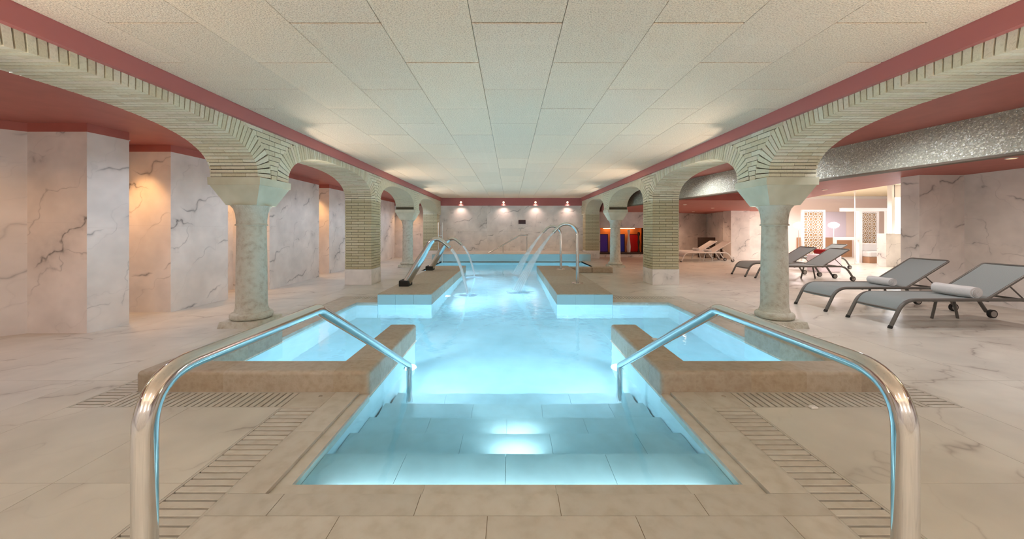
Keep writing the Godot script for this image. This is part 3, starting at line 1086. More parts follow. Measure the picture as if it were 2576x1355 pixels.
func lounge_side() -> void:
	# leaning glittering beam
	var st := st_new()
	var d0 := -3.0
	var d1 := 12.8
	var v := []
	for d in [d0, d1]:
		var x := fascia_x(d)
		v.append_array([P(x, SOFFIT, d), P(x + 0.14, AISLE + 0.01, d), P(x + 0.34, AISLE + 0.01, d), P(x + 0.2, SOFFIT, d)])
	hexa(st, v)
	var bm := base("glitter_beam", Vector3.ZERO, "leaning beam faced with glittering silver mosaic above the loungers", "beam", "structure")
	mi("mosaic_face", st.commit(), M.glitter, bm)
	# plain white chips that paint in the sparkle
	var chip := lathe([Vector2(0.5, 0.0), Vector2(0.42, 0.12), Vector2(0.0, 0.14)], 6)
	var mm := MultiMesh.new()
	mm.transform_format = MultiMesh.TRANSFORM_3D
	mm.mesh = chip
	mm.instance_count = 5200
	var out := Vector3(-1.0, 0.304, -0.147 * 1.0).normalized()
	var r3 := RandomNumberGenerator.new()
	r3.seed = 91
	for i in 5200:
		var dd := r3.randf_range(1.5, 12.7)
		var t := r3.randf_range(0.02, 0.98)
		var up := (out + Vector3(r3.randfn(), r3.randfn(), r3.randfn()) * 0.28).normalized()
		var sz := r3.randf_range(0.006, 0.014)
		mm.set_instance_transform(i, Transform3D(Basis(Quaternion(Vector3.UP, up)).scaled(Vector3.ONE * sz), P(fascia_x(dd) + 0.14 * t - 0.002, lerpf(SOFFIT, AISLE, t), dd)))
	var chips := MultiMeshInstance3D.new()
	chips.multimesh = mm
	chips.material_override = M.chip
	chips.name = "painted_sparkles"
	chips.set_meta("kind", "stuff")
	bm.add_child(chips)
	var lp := st_new()
	var v2 := []
	for d in [d0, d1]:
		var x := fascia_x(d)
		v2.append_array([P(x - 0.006, SOFFIT - 0.025, d), P(x - 0.006, SOFFIT, d), P(x + 0.12, SOFFIT, d), P(x + 0.12, SOFFIT - 0.025, d)])
	hexa(lp, v2)
	mi("bottom_lip", lp.commit(), M.lip, bm)
	var poly := PackedVector2Array([Vector2(fascia_x(-3.0) + 0.19, -3.0), Vector2(8.6, -3.0), Vector2(8.6, 6.5), Vector2(7.5, 6.5), Vector2(7.74, 7.27), Vector2(8.31, 9.94), Vector2(9.3, 12.6), Vector2(8.3, 12.8), Vector2(6.35, 9.7), Vector2(fascia_x(9.7) + 0.19, 9.7)])
	tag(mi("ceiling_lounge", prism(poly, LOUNGE, 2.75), M.red_paint), "dark red ceiling over the sun loungers behind the glittering beam", "ceiling", "structure")
	var low := PackedVector2Array([Vector2(fascia_x(9.6) + 0.19, 9.6), Vector2(6.4, 9.6), Vector2(8.4, 12.8), Vector2(10.4, 15.6), Vector2(10.4, 18.2), Vector2(5.9, 18.2), Vector2(5.9, 16.25), Vector2(3.7, 16.25), Vector2(3.7, 13.7)])
	tag(mi("ceiling_alcove", prism(low, 1.95, 2.75), M.red_paint), "lower dark red ceiling over the white loungers in the alcove", "ceiling", "structure")
	var w := base("wall_right", Vector3.ZERO, "veined beige marble wall and pillar beside the nearest lounger", "wall", "structure")
	slab_wall(w, [Vector2(6.86, 6.6), Vector2(6.86, 6.3), Vector2(7.2, 6.3), Vector2(7.62, 6.3), Vector2(7.62, -3.0)], 0.0, LOUNGE - 0.001, [1.05], LOUNGE)
	# alcove at the far end
	var al := base("wall_alcove", Vector3.ZERO, "pinkish marble alcove walls behind the white loungers", "wall", "structure")
	slab_wall(al, [Vector2(6.2, 16.23), Vector2(9.3, 17.8), Vector2(8.81, 15.0)], 0.0, 1.949, [], 1.95)
	var pl := base("wall_pillar", Vector3.ZERO, "square pink marble pillar at the edge of the alcove", "pillar", "structure")
	slab_wall(pl, [Vector2(8.76, 15.45), Vector2(8.76, 14.9), Vector2(9.5, 14.9), Vector2(9.5, 15.3), Vector2(10.42, 15.3), Vector2(10.42, 16.5)], 0.0, 1.949, [], 1.95)

func lobby() -> void:
	tag(mi("ceiling_lobby", prism(PackedVector2Array([Vector2(7.4, 6.4), Vector2(17.0, 6.4), Vector2(17.0, 18.4), Vector2(8.6, 18.4), Vector2(8.6, 13.4), Vector2(8.2, 10.0), Vector2(7.6, 7.3)]), 2.66, 2.8), M.cream_paint), "cream ceiling of the bright lobby beyond the loungers", "ceiling", "structure")
	var w := base("wall_lobby", Vector3.ZERO, "pale lobby back wall with beige wainscot", "wall", "structure")
	mi("upper_wall", blk_mesh(10.3, 17.0, 0.0, 2.7, 16.5, 16.7), M.rose_panel, w)
	mi("lilac_panel", blk_mesh(13.2, 14.75, 0.85, 1.98, 16.46, 16.5), M.lilac_paint, w)
	mi("wainscot", blk_mesh(12.6, 15.0, 0.0, 0.85, 16.44, 16.5), M.light_wood, w)
	mi("light_cornice", blk_mesh(10.3, 17.0, 2.55, 2.66, 16.38, 16.5), M.white_paint, w)
	var p := base("wall_parapet", Vector3.ZERO, "low marble wall under the bright lobby window", "wall", "structure")
	mi("marble_slab", blk_mesh(11.98, 15.5, 0.0, 1.07, 11.95, 12.25), M.wall_marble_3, p)
	mi("lintel", blk_mesh(12.5, 17.0, 2.25, 2.7, 12.2, 12.35), M.rose_panel, p)
	mi("jamb", blk_mesh(12.42, 12.52, 1.07, 2.66, 12.2, 12.35), M.white_paint, p)
	mi("side", blk_mesh(15.5, 17.0, 0.0, 2.7, 12.0, 12.3), M.rose_panel, p)
	var win := base("window_1", P(12.5, 1.07, 12.3), "bright white window above the low marble wall", "window", "structure")
	mi("pane", blk_mesh(0.0, 3.0, 0.0, 1.18, 0.05, 0.08), M.window_glow, win)
	mi("window_frame", blk_mesh(0.42, 0.47, 0.0, 1.18, -0.02, 0.05), M.white_paint, win)
	tag(mi("wall_east", blk_mesh(16.9, 17.1, 0.0, 2.8, 5.4, 18.4), M.rose_panel), "rose end wall of the lobby", "wall", "structure")
	tag(mi("wall_south", blk_mesh(7.0, 17.0, 0.0, 2.8, 6.42, 6.58), M.rose_panel), "rose wall closing the lobby behind the marble pillar", "wall", "structure")

func rear_of_room() -> void:
	var w := base("wall_front", Vector3.ZERO, "warm marble wall behind the camera", "wall", "structure")
	var x := -6.6
	while x < 8.0:
		mi("marble_slab", blk_mesh(x + 0.001, x + 1.2 - 0.001, 0.0, 2.75, -2.6, -2.57), M["wall_marble_%d" % (rng.randi() % 6)], w)
		x += 1.2
	mi("backing", blk_mesh(-7.0, 8.2, -0.1, 2.8, -2.75, -2.595), M.grout, w)

# ------------------------------------------------------------------ low walls, gratings, platforms
func low_walls() -> void:
	for s in [-1.0, 1.0]:
		var a := base("low_pool_wall", Vector3.ZERO, "low rounded stone wall enclosing the pool alcove by the " + ("niched marble wall" if s < 0 else "sun loungers"), "low wall", "", "low walls of the pool alcoves")
		var stone := func(x0: float, x1: float, d0: float, d1: float) -> void:
			var o := mi("stone", rbox(Vector3(absf(x1 - x0) - 0.001, 0.25, d1 - d0 - 0.001), 0.03), M["coping_%d" % (rng.randi() % 3)], a)
			o.position = P(s * (x0 + x1) / 2, 0.025, (d0 + d1) / 2)
		var bar := func(x0: float, x1: float, d0: float, d1: float, along_x: bool) -> void:
			var m := capstone(absf(x1 - x0) if along_x else d1 - d0, 0.25, d1 - d0 if along_x else absf(x1 - x0), 0.03)
			var o := mi("stone", m, M["coping_%d" % (rng.randi() % 3)], a)
			o.position = P(s * (x0 + x1) / 2, 0.025, (d0 + d1) / 2)
			if not along_x: o.rotation.y = PI / 2
		bar.call(1.345, 1.75, 2.765, 3.01, true)
		bar.call(1.75, 2.16, 2.765, 3.01, true)
		bar.call(2.16, 2.565, 2.765, 3.01, true)
		bar.call(1.08, 1.37, 3.005, 3.57, false)
		bar.call(2.54, 2.81, 3.005, 3.57, false)
		stone.call(1.08, 1.37, 3.545, 4.16)
		stone.call(2.54, 2.81, 3.545, 4.13)
		stone.call(1.08, 1.37, 2.765, 3.03)
		stone.call(2.54, 2.81, 2.765, 3.03)

# straight stone along x with rounded long edges, centred at the origin
func capstone(length: float, h: float, w: float, r: float) -> Mesh:
	var pr := []
	for c in [[1, 1, 0.0], [-1, 1, PI / 2], [-1, -1, PI], [1, -1, PI * 1.5]]:
		for i in 5:
			var t: float = c[2] + PI / 2 * i / 4
			pr.append([Vector2(c[0] * (w / 2 - r) + r * cos(t), c[1] * (h / 2 - r) + r * sin(t)), Vector2(cos(t), sin(t))])
	var st := st_new()
	for i in pr.size():
		var p: Array = pr[i]
		var q: Array = pr[(i + 1) % pr.size()]
		var v := []
		for e in [[-1.0, p], [1.0, p], [1.0, q], [-1.0, q]]:
			v.append([Vector3(e[0] * length / 2, e[1][0].y, e[1][0].x), Vector3(0, e[1][1].y, e[1][1].x)])
		smooth_quad(st, v[0], v[1], v[2], v[3])
		for e in [-1.0, 1.0]:
			tri(st, Vector3(e * length / 2, 0, 0), Vector3(e * length / 2, p[0].y, p[0].x), Vector3(e * length / 2, q[0].y, q[0].x), Vector3(e, 0, 0))
	return st.commit()

func grate(label: String, x0: float, x1: float, d0: float, d1: float, along_d: bool) -> void:
	var g := base("drain_grating", P((x0 + x1) / 2, 0, (d0 + d1) / 2), label, "grating", "", "drain gratings around the pool")
	var hx := (x1 - x0) / 2
	var hd := (d1 - d0) / 2
	var tr := st_new()
	blk(tr, -hx, hx, -0.36, -0.34, -hd, hd)
	for q in [-1.0, 1.0]:
		blk(tr, q * hx, q * (hx - 0.012), -0.34, -0.032, -hd, hd)
		blk(tr, -hx + 0.012, hx - 0.012, -0.34, -0.032, q * hd, q * (hd - 0.012))
	mi("trough", tr.commit(), M.trough, g)
	var side := st_new()
	if along_d:
		for q in [-1.0, 1.0]: blk(side, q * hx, q * (hx - 0.012), -0.032, -0.001, -hd, hd)
	else:
		for q in [-1.0, 1.0]: blk(side, -hx, hx, -0.032, -0.001, q * hd, q * (hd - 0.012))
	mi("frame", side.commit(), M.deck_2, g)
	var run := hd if along_d else hx
	var n := int(2 * run / 0.047)
	var pitch := 2 * run / n
	for i in n:
		var t := -run + pitch * (i + 0.5)
		var o: MeshInstance3D
		if along_d:
			o = mi("slat", cham(Vector3(2 * hx - 0.028, 0.03, snappedf(pitch - 0.012, 0.0005)), 0.0015), M["deck_%d" % (i % 3)], g)
			o.position = P(0, -0.016, t)
		else:
			o = mi("slat", cham(Vector3(snappedf(pitch - 0.012, 0.0005), 0.03, 2 * hd - 0.028), 0.0015), M["deck_%d" % (i % 3)], g)
			o.position = P(t, -0.016, 0)

func gratings() -> void:
	for s in [-1.0, 1.0]:
		var side := "the niched marble wall" if s < 0 else "the sun loungers"
		var f := func(a: float, b: float) -> Array: return [minf(s * a, s * b), maxf(s * a, s * b)]
		var r: Array = f.call(1.32, 1.585)
		grate("slatted stone grating beside the entry steps, on the side of " + side, r[0], r[1], 0.7, 2.52, true)
		r = f.call(1.585, 2.81)
		grate("slatted stone grating in front of the low wall, side of " + side, r[0], r[1], 2.52, 2.765, false)
		r = f.call(2.81, 3.03)
		grate("long slatted grating outside the basin, on the side of " + side, r[0], r[1], 2.52, 6.71, true)
	grate("slatted grating at the back edge before the curved chutes", -2.81, -2.22, 6.45, 6.71, false)
	grate("slatted grating at the back edge beside the arched spouts", 1.65, 2.81, 6.45, 6.71, false)
	for s in [-1.0, 1.0]:
		var c := base("corner_stone", P(s * 1.4525, 0, 2.6425), "small square stone where gratings meet by the " + ("niched marble wall" if s < 0 else "sun loungers"), "stone", "structure")
		mi("stone", cham(Vector3(0.262, 0.12, 0.243), 0.002), M.deck_1, c).position = Vector3(0, -0.06, 0)
		mi("drain_hole_cover", lathe([Vector2(0, 0.002), Vector2(0.012, 0.002), Vector2(0.014, 0)], 12), M.satin_steel, c).position = Vector3(0.05, 0.0, -0.05)

func platforms() -> void:
	for q in [[-2.22, -1.33, "raised stone platform carrying the curved water chutes"], [0.73, 1.65, "raised stone platform carrying the arched water spouts"]]:
		var a := base("pool_platform", P((q[0] + q[1]) / 2, 0, 8.53), q[2], "platform", "structure")
		var w: float = q[1] - q[0]
		mi("core", blk_mesh(-w / 2 + 0.004, w / 2 - 0.004, POOL, 0.10, -2.376, 2.36), M.pool_tile, a)
		for k in 3:
			mi("pool_lit_face", cham(Vector3(w / 3 - 0.002, 0.17, 0.012), 0.002), M.pool_lit_face, a).position = Vector3(-w / 2 + w / 3 * (k + 0.5), 0.045, 2.386)  # added facing, coloured as stone looks in the pool light
		var d := -2.38
		for nd in [-1.2, 0.0, 1.2, 2.37]:
			mi("top_stone", rbox(Vector3(w, 0.19, nd - d - 0.002), 0.012, 2), M["coping_%d" % (rng.randi() % 3)], a).position = Vector3(0, 0.05, -(d + nd) / 2)
			d = nd
	var b := base("low_stone_block", P(2.23, 0, 10.5), "low dark stone block beside the far column base", "stone block")
	mi("stone", rbox(Vector3(0.57, 0.15, 0.3), 0.015), M.coping_2, b).position = Vector3(-0.29, 0.075, 0)
	mi("stone", rbox(Vector3(0.57, 0.15, 0.3), 0.015), M.coping_1, b).position = Vector3(0.29, 0.075, 0)

# ------------------------------------------------------------------ rails and spouts
func handrails() -> void:
	for s in [-1.0, 1.0]:
		var a := base("pool_handrail", P(s * 0.885, 0, 0.87), "polished steel handrail down the entry steps on the side of the " + ("niched marble wall" if s < 0 else "sun loungers"), "handrail", "", "entry handrails")
		var path := rounded([Vector3(0, 0, 0), Vector3(0, 0.853, 0), Vector3(0, 0.848, -0.785), Vector3(0, 0.055, -2.275), Vector3(0, -0.55, -2.285)], [0, 0.13, 0.03, 0.02, 0], 10)
		mi("rail", tube(path, 0.0245, 24), M.steel, a)
		mi("flange", lathe([Vector2(0.0, 0.012), Vector2(0.045, 0.012), Vector2(0.05, 0.008), Vector2(0.05, 0.0)], 24), M.steel, a)

func spouts() -> void:
	# arched pipes
	for q in [[7.35, 1.285, 1.31, "nearer arched steel pipe spouting water beside the brick pier"], [9.9, 1.30, 1.285, "farther arched steel pipe spouting water towards the channel"]]:
		var a := base("arched_spout", P(q[1], 0.145, q[0]), q[3], "water spout", "", "arched water spouts")
		var top: float = q[2] - 0.145
		var pts := PackedVector3Array()
		pts.append(Vector3(0, 0, 0))
		pts.append(Vector3(0, top - 0.24, 0))
		for i in 17:
			var t := PI * 0.78 * i / 16
			pts.append(Vector3(-0.22 + 0.22 * cos(t), top - 0.22 + 0.22 * sin(t), 0))
		var e := pts[pts.size() - 1]
		pts.append(e + Vector3(-0.09, -0.09, 0))
		mi("pipe", tube(pts, 0.032, 18), M.satin_steel, a)
		mi("flange", lathe([Vector2(0.0, 0.02), Vector2(0.035, 0.02), Vector2(0.11, 0.012), Vector2(0.115, 0.0)], 24), M.satin_steel, a)
		var j := base("water_jet", P(q[1], 0.145, q[0]), "jet of water falling from the " + ("nearer" if q[0] < 8 else "farther") + " arched pipe", "water jet", "", "falling water jets")
		var m := pts[pts.size() - 1]
		for k in 5:
			var off := (k - 2) * 0.022
			var jp := PackedVector3Array()
			for i in 15:
				var t := i / 14.0
				jp.append(m + Vector3(-0.012, -0.012, 0) + Vector3(-0.70 * t + off * t * 1.6, lerpf(0, WATER - 0.10 - m.y, 0.72 * t + 0.28 * t * t), off * (0.6 + 2.2 * t)))
			mi("strand", tube(jp, 0.014, 8, 0.028), M.jet_water, j)
	# curved flat chutes
	for q in [[7.05, -2.02, 0.0, "nearer curved flat steel chute pouring water into the channel"], [9.75, -2.14, -0.06, "farther curved flat steel chute pouring water into the channel"]]:
		var a := base("water_chute", P(q[1], 0.145, q[0]), q[3], "water chute", "", "curved water chutes")
		var pts := rounded([Vector3(0.0, 0.0, 0), Vector3(0.34, 0.58, 0), Vector3(0.56, 0.955 + q[2], 0), Vector3(0.84, 0.72 + q[2], 0)], [0, 0.1, 0.22, 0], 10)
		mi("chute", tube(pts, 0.074, 20, 0.035, 1.7, Vector3(0, 0, 1)), M.satin_steel, a)
		mi("boot", rbox(Vector3(0.19, 0.12, 0.27), 0.02, 3), M.dark_rubber, a).position = Vector3(0.01, 0.05, 0)
		var j := base("water_sheet", P(q[1], 0.145, q[0]), "thin sheet of water pouring from the " + ("nearer" if q[0] < 8 else "farther") + " curved chute", "water sheet", "", "falling water sheets")
		var m := pts[pts.size() - 1]
		for k in 5:
			var off := (k - 2) * 0.035
			var jp := PackedVector3Array()
			for i in 13:
				var t := i / 12.0
				jp.append(m + Vector3(0.035, -0.035, 0) + Vector3(0.34 * t - 0.04 * t * t, lerpf(0, WATER - 0.08 - m.y, 0.45 * t + 0.55 * t * t), off * (1.0 - 0.25 * t)))
			mi("strand", tube(jp, 0.021, 8, 0.018), M.jet_water, j)
	# foam where the jets land
	for q in [[-0.86, 7.1, 0.26, "white foam where the nearer chute lands"], [-1.0, 9.7, 0.28, "white foam where the farther chute lands"], [0.17, 7.4, 0.27, "white foam where the nearer pipe jet lands"], [0.22, 9.85, 0.28, "white foam where the farther pipe jet lands"]]:
		var f := base("splash_foam", P(q[0], WATER - 0.045, q[1]), q[3], "foam", "stuff")
		var st := st_new()
		for k in 40:
			var an := rng.randf() * TAU
			var rr: float = q[2] * sqrt(rng.randf())
			var r: float = rng.randf_range(0.04, 0.10) * (1.15 - rr / q[2] * 0.6)
			var pr := []
			for i in 6:
				var t := PI / 2 * i / 5
				pr.append(Vector2(r * cos(t), 0.3 * r * sin(t)))
			lathe_into(st, pr, 12, Vector3(cos(an) * rr, 0.001, sin(an) * rr * 0.8), 2.0)
		mi("bubbles", st.commit(), M.foam, f)

# ------------------------------------------------------------------ loungers
func make_lounger(metal: String, cloth: String) -> Node3D:
	var a := Node3D.new()
	a.name = numbered("sun_lounger")
	add_child(a)
	for z in [-0.285, 0.285]:
		var path := rounded([Vector3(0.0, 0.0, z), Vector3(0.17, 0.345, z), Vector3(1.72, 0.345, z), Vector3(1.90, 0.075, z)], [0, 0.15, 0.14, 0], 10)
		mi("side_rail", tube(path, 0.021, 14), M[metal], a)
		mi("foot_cap", tube(PackedVector3Array([Vector3(-0.002, 0.0, z), Vector3(0.012, 0.028, z)]), 0.0235, 14), M.dark_rubber, a)
		var wh := mi("wheel", tube(PackedVector3Array([Vector3(0, 0, -0.018), Vector3(0, 0, 0.018)]), 0.056, 22), M.dark_rubber, a, Vector3(1.925, 0.056, z - 0.042 * signf(z)))
		mi("hub", tube(PackedVector3Array([Vector3(0, 0, -0.022), Vector3(0, 0, 0.022)]), 0.04, 18), M.wheel_grey, wh)
	# legs under the hinge
	for q in [[1.16, 1.08, -0.22], [1.36, 1.43, -0.22]]:
		mi("leg", tube(PackedVector3Array([Vector3(q[0], 0.335, q[2]), Vector3(q[1], 0.0, q[2])]), 0.016, 12), M[metal], a)
	for q in [[0.115, 0.215], [0.55, 0.33], [1.2, 0.33], [1.70, 0.335]]:
		mi("crossbar", tube(PackedVector3Array([Vector3(q[0], q[1], -0.285), Vector3(q[0], q[1], 0.285)]), 0.013, 10), M[metal], a)
	# seat sling, curved over the foot end
	var prof := rounded([Vector3(0.105, 0.20, 0), Vector3(0.185, 0.358, 0), Vector3(0.7, 0.352, 0), Vector3(1.2, 0.350, 0)], [0, 0.14, 0.2, 0], 8)
	mi("seat_sling", strip(prof, 0.268, 0.008), M[cloth], a)
	var back := PackedVector3Array([Vector3(1.2, 0.352, 0), Vector3(1.35, 0.436, 0), Vector3(1.6, 0.588, 0), Vector3(1.835, 0.738, 0)])
	mi("backrest_sling", strip(back, 0.262, 0.008), M[cloth], a)
	var fr := st_new()
	var bp := rounded([Vector3(1.2, 0.345, -0.268), Vector3(1.84, 0.738, -0.268), Vector3(1.84, 0.738, 0.268), Vector3(1.2, 0.345, 0.268)], [0, 0.04, 0.04, 0], 5)
	tube_into(fr, bp, 0.014, 10)
	mi("backrest_frame", fr.commit(), M[metal], a)
	for z in [-0.24, 0.24]:
		mi("strut", tube(PackedVector3Array([Vector3(1.50, 0.522, z), Vector3(1.70, 0.335, z)]), 0.008, 8), M[metal], a)
	return a

# cloth strip swept along a profile in the x-y plane
func strip(path: PackedVector3Array, half: float, thick: float) -> Mesh:
	var st := st_new()
	var rows := []
	for i in path.size():
		var t := (path[mini(i + 1, path.size() - 1)] - path[maxi(i - 1, 0)]).normalized()
		var n := Vector3(-t.y, t.x, 0)
		rows.append([path[i] + n * thick / 2, path[i] - n * thick / 2, n])
	for i in rows.size() - 1:
		for k in 8:
			var z0 := -half + 2 * half * k / 8
			var z1 := -half + 2 * half * (k + 1) / 8
			for f in 2:
				var q := []
				for e in [[i, z0], [i + 1, z0], [i + 1, z1], [i, z1]]:
					var sag: float = -0.008 * (1.0 - pow(e[1] / half, 2.0))
					q.append([rows[e[0]][f] + Vector3(0, sag, e[1]), rows[e[0]][2] * (1.0 if f == 0 else -1.0)])
				smooth_quad(st, q[0], q[1], q[2], q[3])
		for z in [-half, half]:
			quad(st, rows[i][0] + Vector3(0, 0, z), rows[i + 1][0] + Vector3(0, 0, z), rows[i + 1][1] + Vector3(0, 0, z), rows[i][1] + Vector3(0, 0, z), Vector3(0, 0, signf(z)))
	for i in [0, rows.size() - 1]:
		quad(st, rows[i][0] + Vector3(0, 0, -half), rows[i][0] + Vector3(0, 0, half), rows[i][1] + Vector3(0, 0, half), rows[i][1] + Vector3(0, 0, -half), Vector3(-1 if i == 0 else 1, 0, 0))
	return st.commit()

func make_towel(at: Vector3, label: String, length: float, r: float) -> void:
	var a := base("rolled_towel", at, label, "towel", "", "rolled towels on the grey loungers")
	var pts := PackedVector3Array()
	for i in 9:
		pts.append(Vector3(0.004 * sin(i * 1.3), r + 0.002 * sin(i * 2.1), -length / 2 + length * i / 8))
	mi("roll", tube(pts, r, 28, -1.0, 0.93, Vector3.UP), M.towel, a)
	# the wound layers at both ends
	for e in [-1.0, 1.0]:
		var sp := PackedVector3Array()
		for i in 60:
			var t := i / 59.0
			var an := t * TAU * 3.2
			sp.append(Vector3(cos(an) * r * (0.12 + 0.76 * t), r + sin(an) * r * (0.12 + 0.76 * t) * 0.93, e * (length / 2 + 0.001)))
		var st := st_new()
		tube_into(st, sp, 0.0055, 6)
		mi("wound_end", st.commit(), M.towel, a)

func loungers() -> void:
	var proto := make_lounger("lounger_metal", "sling")
	var spots := [[4.58, 4.83, "grey sling sun lounger nearest the camera, with a big rolled towel"], [4.57, 5.75, "grey sling sun lounger in the second place, with a smaller towel"], [6.0, 8.93, "grey sling sun lounger without towel half behind the column, nearer of that pair"], [5.92, 9.77, "grey sling sun lounger without towel behind the column, farther of that pair"], [8.35, 11.6, "grey sling sun lounger far off near the lobby screens"]]
	for i in spots.size():
		var o := proto
		if i > 0:
			o = proto.duplicate()
			o.name = numbered("sun_lounger")
			add_child(o)
		o.position = P(spots[i][0], 0, spots[i][1])
		tag(o, spots[i][2], "sun lounger", "", "grey sun loungers")
	var white := make_lounger("white_metal", "white_sling")
	for i in 2:
		var o := white
		if i > 0:
			o = white.duplicate()
			o.name = numbered("sun_lounger")
			add_child(o)
		o.position = P(6.25, 0, [14.05, 14.95][i])
		tag(o, ["white sun lounger in the alcove, nearer of the pair", "white sun lounger in the alcove, farther of the pair"][i], "sun lounger", "", "white loungers in the alcove")
	make_towel(P(5.68, 0.350, 4.80), "big white rolled towel on the lounger nearest the camera", 0.44, 0.074)
	make_towel(P(5.68, 0.350, 5.76), "smaller white rolled towel on the second lounger", 0.36, 0.062)
	make_towel(P(7.38, 0.349, 14.05), "pale rolled towel on the nearer white lounger", 0.36, 0.06)
	make_towel(P(7.38, 0.349, 14.95), "pale rolled towel on the farther white lounger", 0.36, 0.06)

# ------------------------------------------------------------------ small and far things
func lattice(w: float, h: float) -> Mesh:
	var st := st_new()
	var n := maxi(3, int(w / 0.16))
	var step := w / n
	var rows := int(h / step)
	var sy := h / rows
	for i in n:
		for j in rows:
			var c := Vector3(-w / 2 + step * (i + 0.5), sy * (j + 0.5), 0)
			for k in 8:
				var a0 := TAU * k / 8
				var a1 := TAU * (k + 1) / 8
				tube_into(st, PackedVector3Array([c + Vector3(cos(a0), sin(a0), 0) * step * 0.36, c + Vector3(cos(a1), sin(a1), 0) * step * 0.36]), 0.009, 5, -1.0, 1.0, false)
				var tip := c + Vector3(cos(a0) * step * 0.5, sin(a0) * sy * 0.5, 0) * (1.0 if k % 2 == 0 else 1.38)
				tube_into(st, PackedVector3Array([c + Vector3(cos(a0), sin(a0), 0) * step * 0.36, tip]), 0.008, 5, -1.0, 1.0, false)
	return st.commit()

func small_things() -> void:
	# wall sign
	var sg := base("wall_sign", P(0.47, 1.44, 16.17), "small dark maroon sign on the back wall", "sign")
	mi("plate", cham(Vector3(0.31, 0.17, 0.03), 0.005), M.sign_maroon, sg).position = Vector3(0, 0.085, -0.014)
	# stair rail on the far ledge
	var hr := base("stair_rail", P(-0.95, 0.27, 15.0), "slanting dark handrail in front of the back wall", "handrail")
	mi("rail", tube(rounded([Vector3(0, -0.04, 0), Vector3(1.30, 0.70, 0), Vector3(1.62, 0.70, 0)], [0, 0.08, 0], 6), 0.026, 12), M.satin_steel, hr)
	mi("post", tube(PackedVector3Array([Vector3(1.58, 0, 0), Vector3(1.58, 0.70, 0)]), 0.018, 10), M.satin_steel, hr)
	mi("post", tube(PackedVector3Array([Vector3(0.62, 0, 0), Vector3(0.62, 0.31, 0)]), 0.018, 10), M.satin_steel, hr)
	# ladder rails at the far basin
	var ld := base("pool_ladder", P(-2.62, 0.0, 13.4), "pair of slim upright pale ladder rails at the far basin", "ladder")
	for k in [0.0, 0.12]:
		mi("upright", tube(PackedVector3Array([Vector3(k, 0.0, k * -1.0), Vector3(k, 1.45, k * -1.0)]), 0.014, 10), M.white_metal, ld)
	mi("rung", tube(PackedVector3Array([Vector3(0, 0.98, 0), Vector3(0.12, 0.98, -0.12)]), 0.012, 8), M.white_metal, ld)
	# lobby screens
	for q in [[11.32, 14.0, 0.86, 1.94, "white framed lattice screen beside the feathery lamp"], [13.36, 14.0, 0.80, 1.90, "white framed lattice screen behind the white seat"]]:
		var s := base("lattice_screen", P(q[0], 0, q[1]), q[4], "screen", "", "lattice screens in the lobby")
		var w: float = q[2]
		var h: float = q[3]
		mi("backing_panel", blk_mesh(-w / 2 + 0.05, w / 2 - 0.05, 0.1, h - 0.05, 0.03, 0.045), M.lattice_wood, s)
		mi("lattice", lattice(w - 0.14, h - 0.17), M.white_paint, s, Vector3(0, 0.11, -0.012)).set_meta("kind", "stuff")
		for p in [[-w / 2, -w / 2 + 0.07, 0.0, h], [w / 2 - 0.07, w / 2, 0.0, h], [-w / 2 + 0.07, w / 2 - 0.07, h - 0.07, h], [-w / 2 + 0.07, w / 2 - 0.07, 0.03, 0.1]]:
			mi("frame_bar", blk_mesh(p[0], p[1], p[2], p[3], -0.02, 0.06), M.white_paint, s)
	# canopy frame in front of the second screen
	var cf := base("white_canopy_frame", P(12.7, 0, 13.55), "white open canopy frame around the lobby seat", "frame")
	for p in [[-0.75, 0.95, 1.86, 1.98, -0.06, 0.06], [-0.13, -0.02, 0.0, 1.86, -0.05, 0.05], [0.87, 0.95, 0.0, 1.86, -0.05, 0.05], [-1.0, -0.13, 0.82, 0.92, -0.05, 0.05]]:
		mi("bar", blk_mesh(p[0], p[1], p[2], p[3], p[4], p[5]), M.white_paint, cf)
	mi("leg", blk_mesh(-1.0, -0.94, 0.0, 0.82, -0.05, 0.05), M.white_paint, cf)
	var seat := base("lobby_seat", P(13.05, 0, 13.5), "white cushioned seat on a wooden base in the lobby", "seat")
	mi("wooden_base", cham(Vector3(0.7, 0.22, 0.5), 0.01), M.light_wood, seat).position = Vector3(0, 0.11, 0)
	mi("cushion", rbox(Vector3(0.72, 0.2, 0.54), 0.05), M.white_sling, seat).position = Vector3(0, 0.32, 0)
	mi("back_cushion", rbox(Vector3(0.7, 0.3, 0.14), 0.05), M.white_sling, seat).position = Vector3(0, 0.55, -0.2)
	# feathery globe lamps
	for q in [[10.65, 13.85, "feathery white globe lamp nearest the column"], [11.95, 13.85, "feathery white globe lamp between the two screens"]]:
		var l := base("globe_lamp", P(q[0], 0, q[1]), q[2], "lamp", "", "feathery globe lamps")
		mi("foot", lathe([Vector2(0, 0.02), Vector2(0.13, 0.018), Vector2(0.14, 0)], 20), M.white_metal, l)
		mi("pole", tube(PackedVector3Array([Vector3(0, 0.01, 0), Vector3(0, 1.25, 0)]), 0.012, 8), M.white_metal, l)
		var st := st_new()
		var r2 := RandomNumberGenerator.new()
		r2.seed = 77
		for k in 220:
			var dir := Vector3(r2.randfn(), r2.randfn(), r2.randfn()).normalized()
			var c := dir * Vector3(0.09, 0.06, 0.09)
			tube_into(st, PackedVector3Array([c, c + dir * Vector3(0.085, 0.06, 0.085)]), 0.02, 5, 0.004, 0.5, false)
		mi("feather_shade", st.commit(), M.petal, l, Vector3(0, 1.36, 0))
		omni(Vector3(0, 1.36, 0), Color(1.0, 0.93, 0.92), 0.8, 0.06, l)
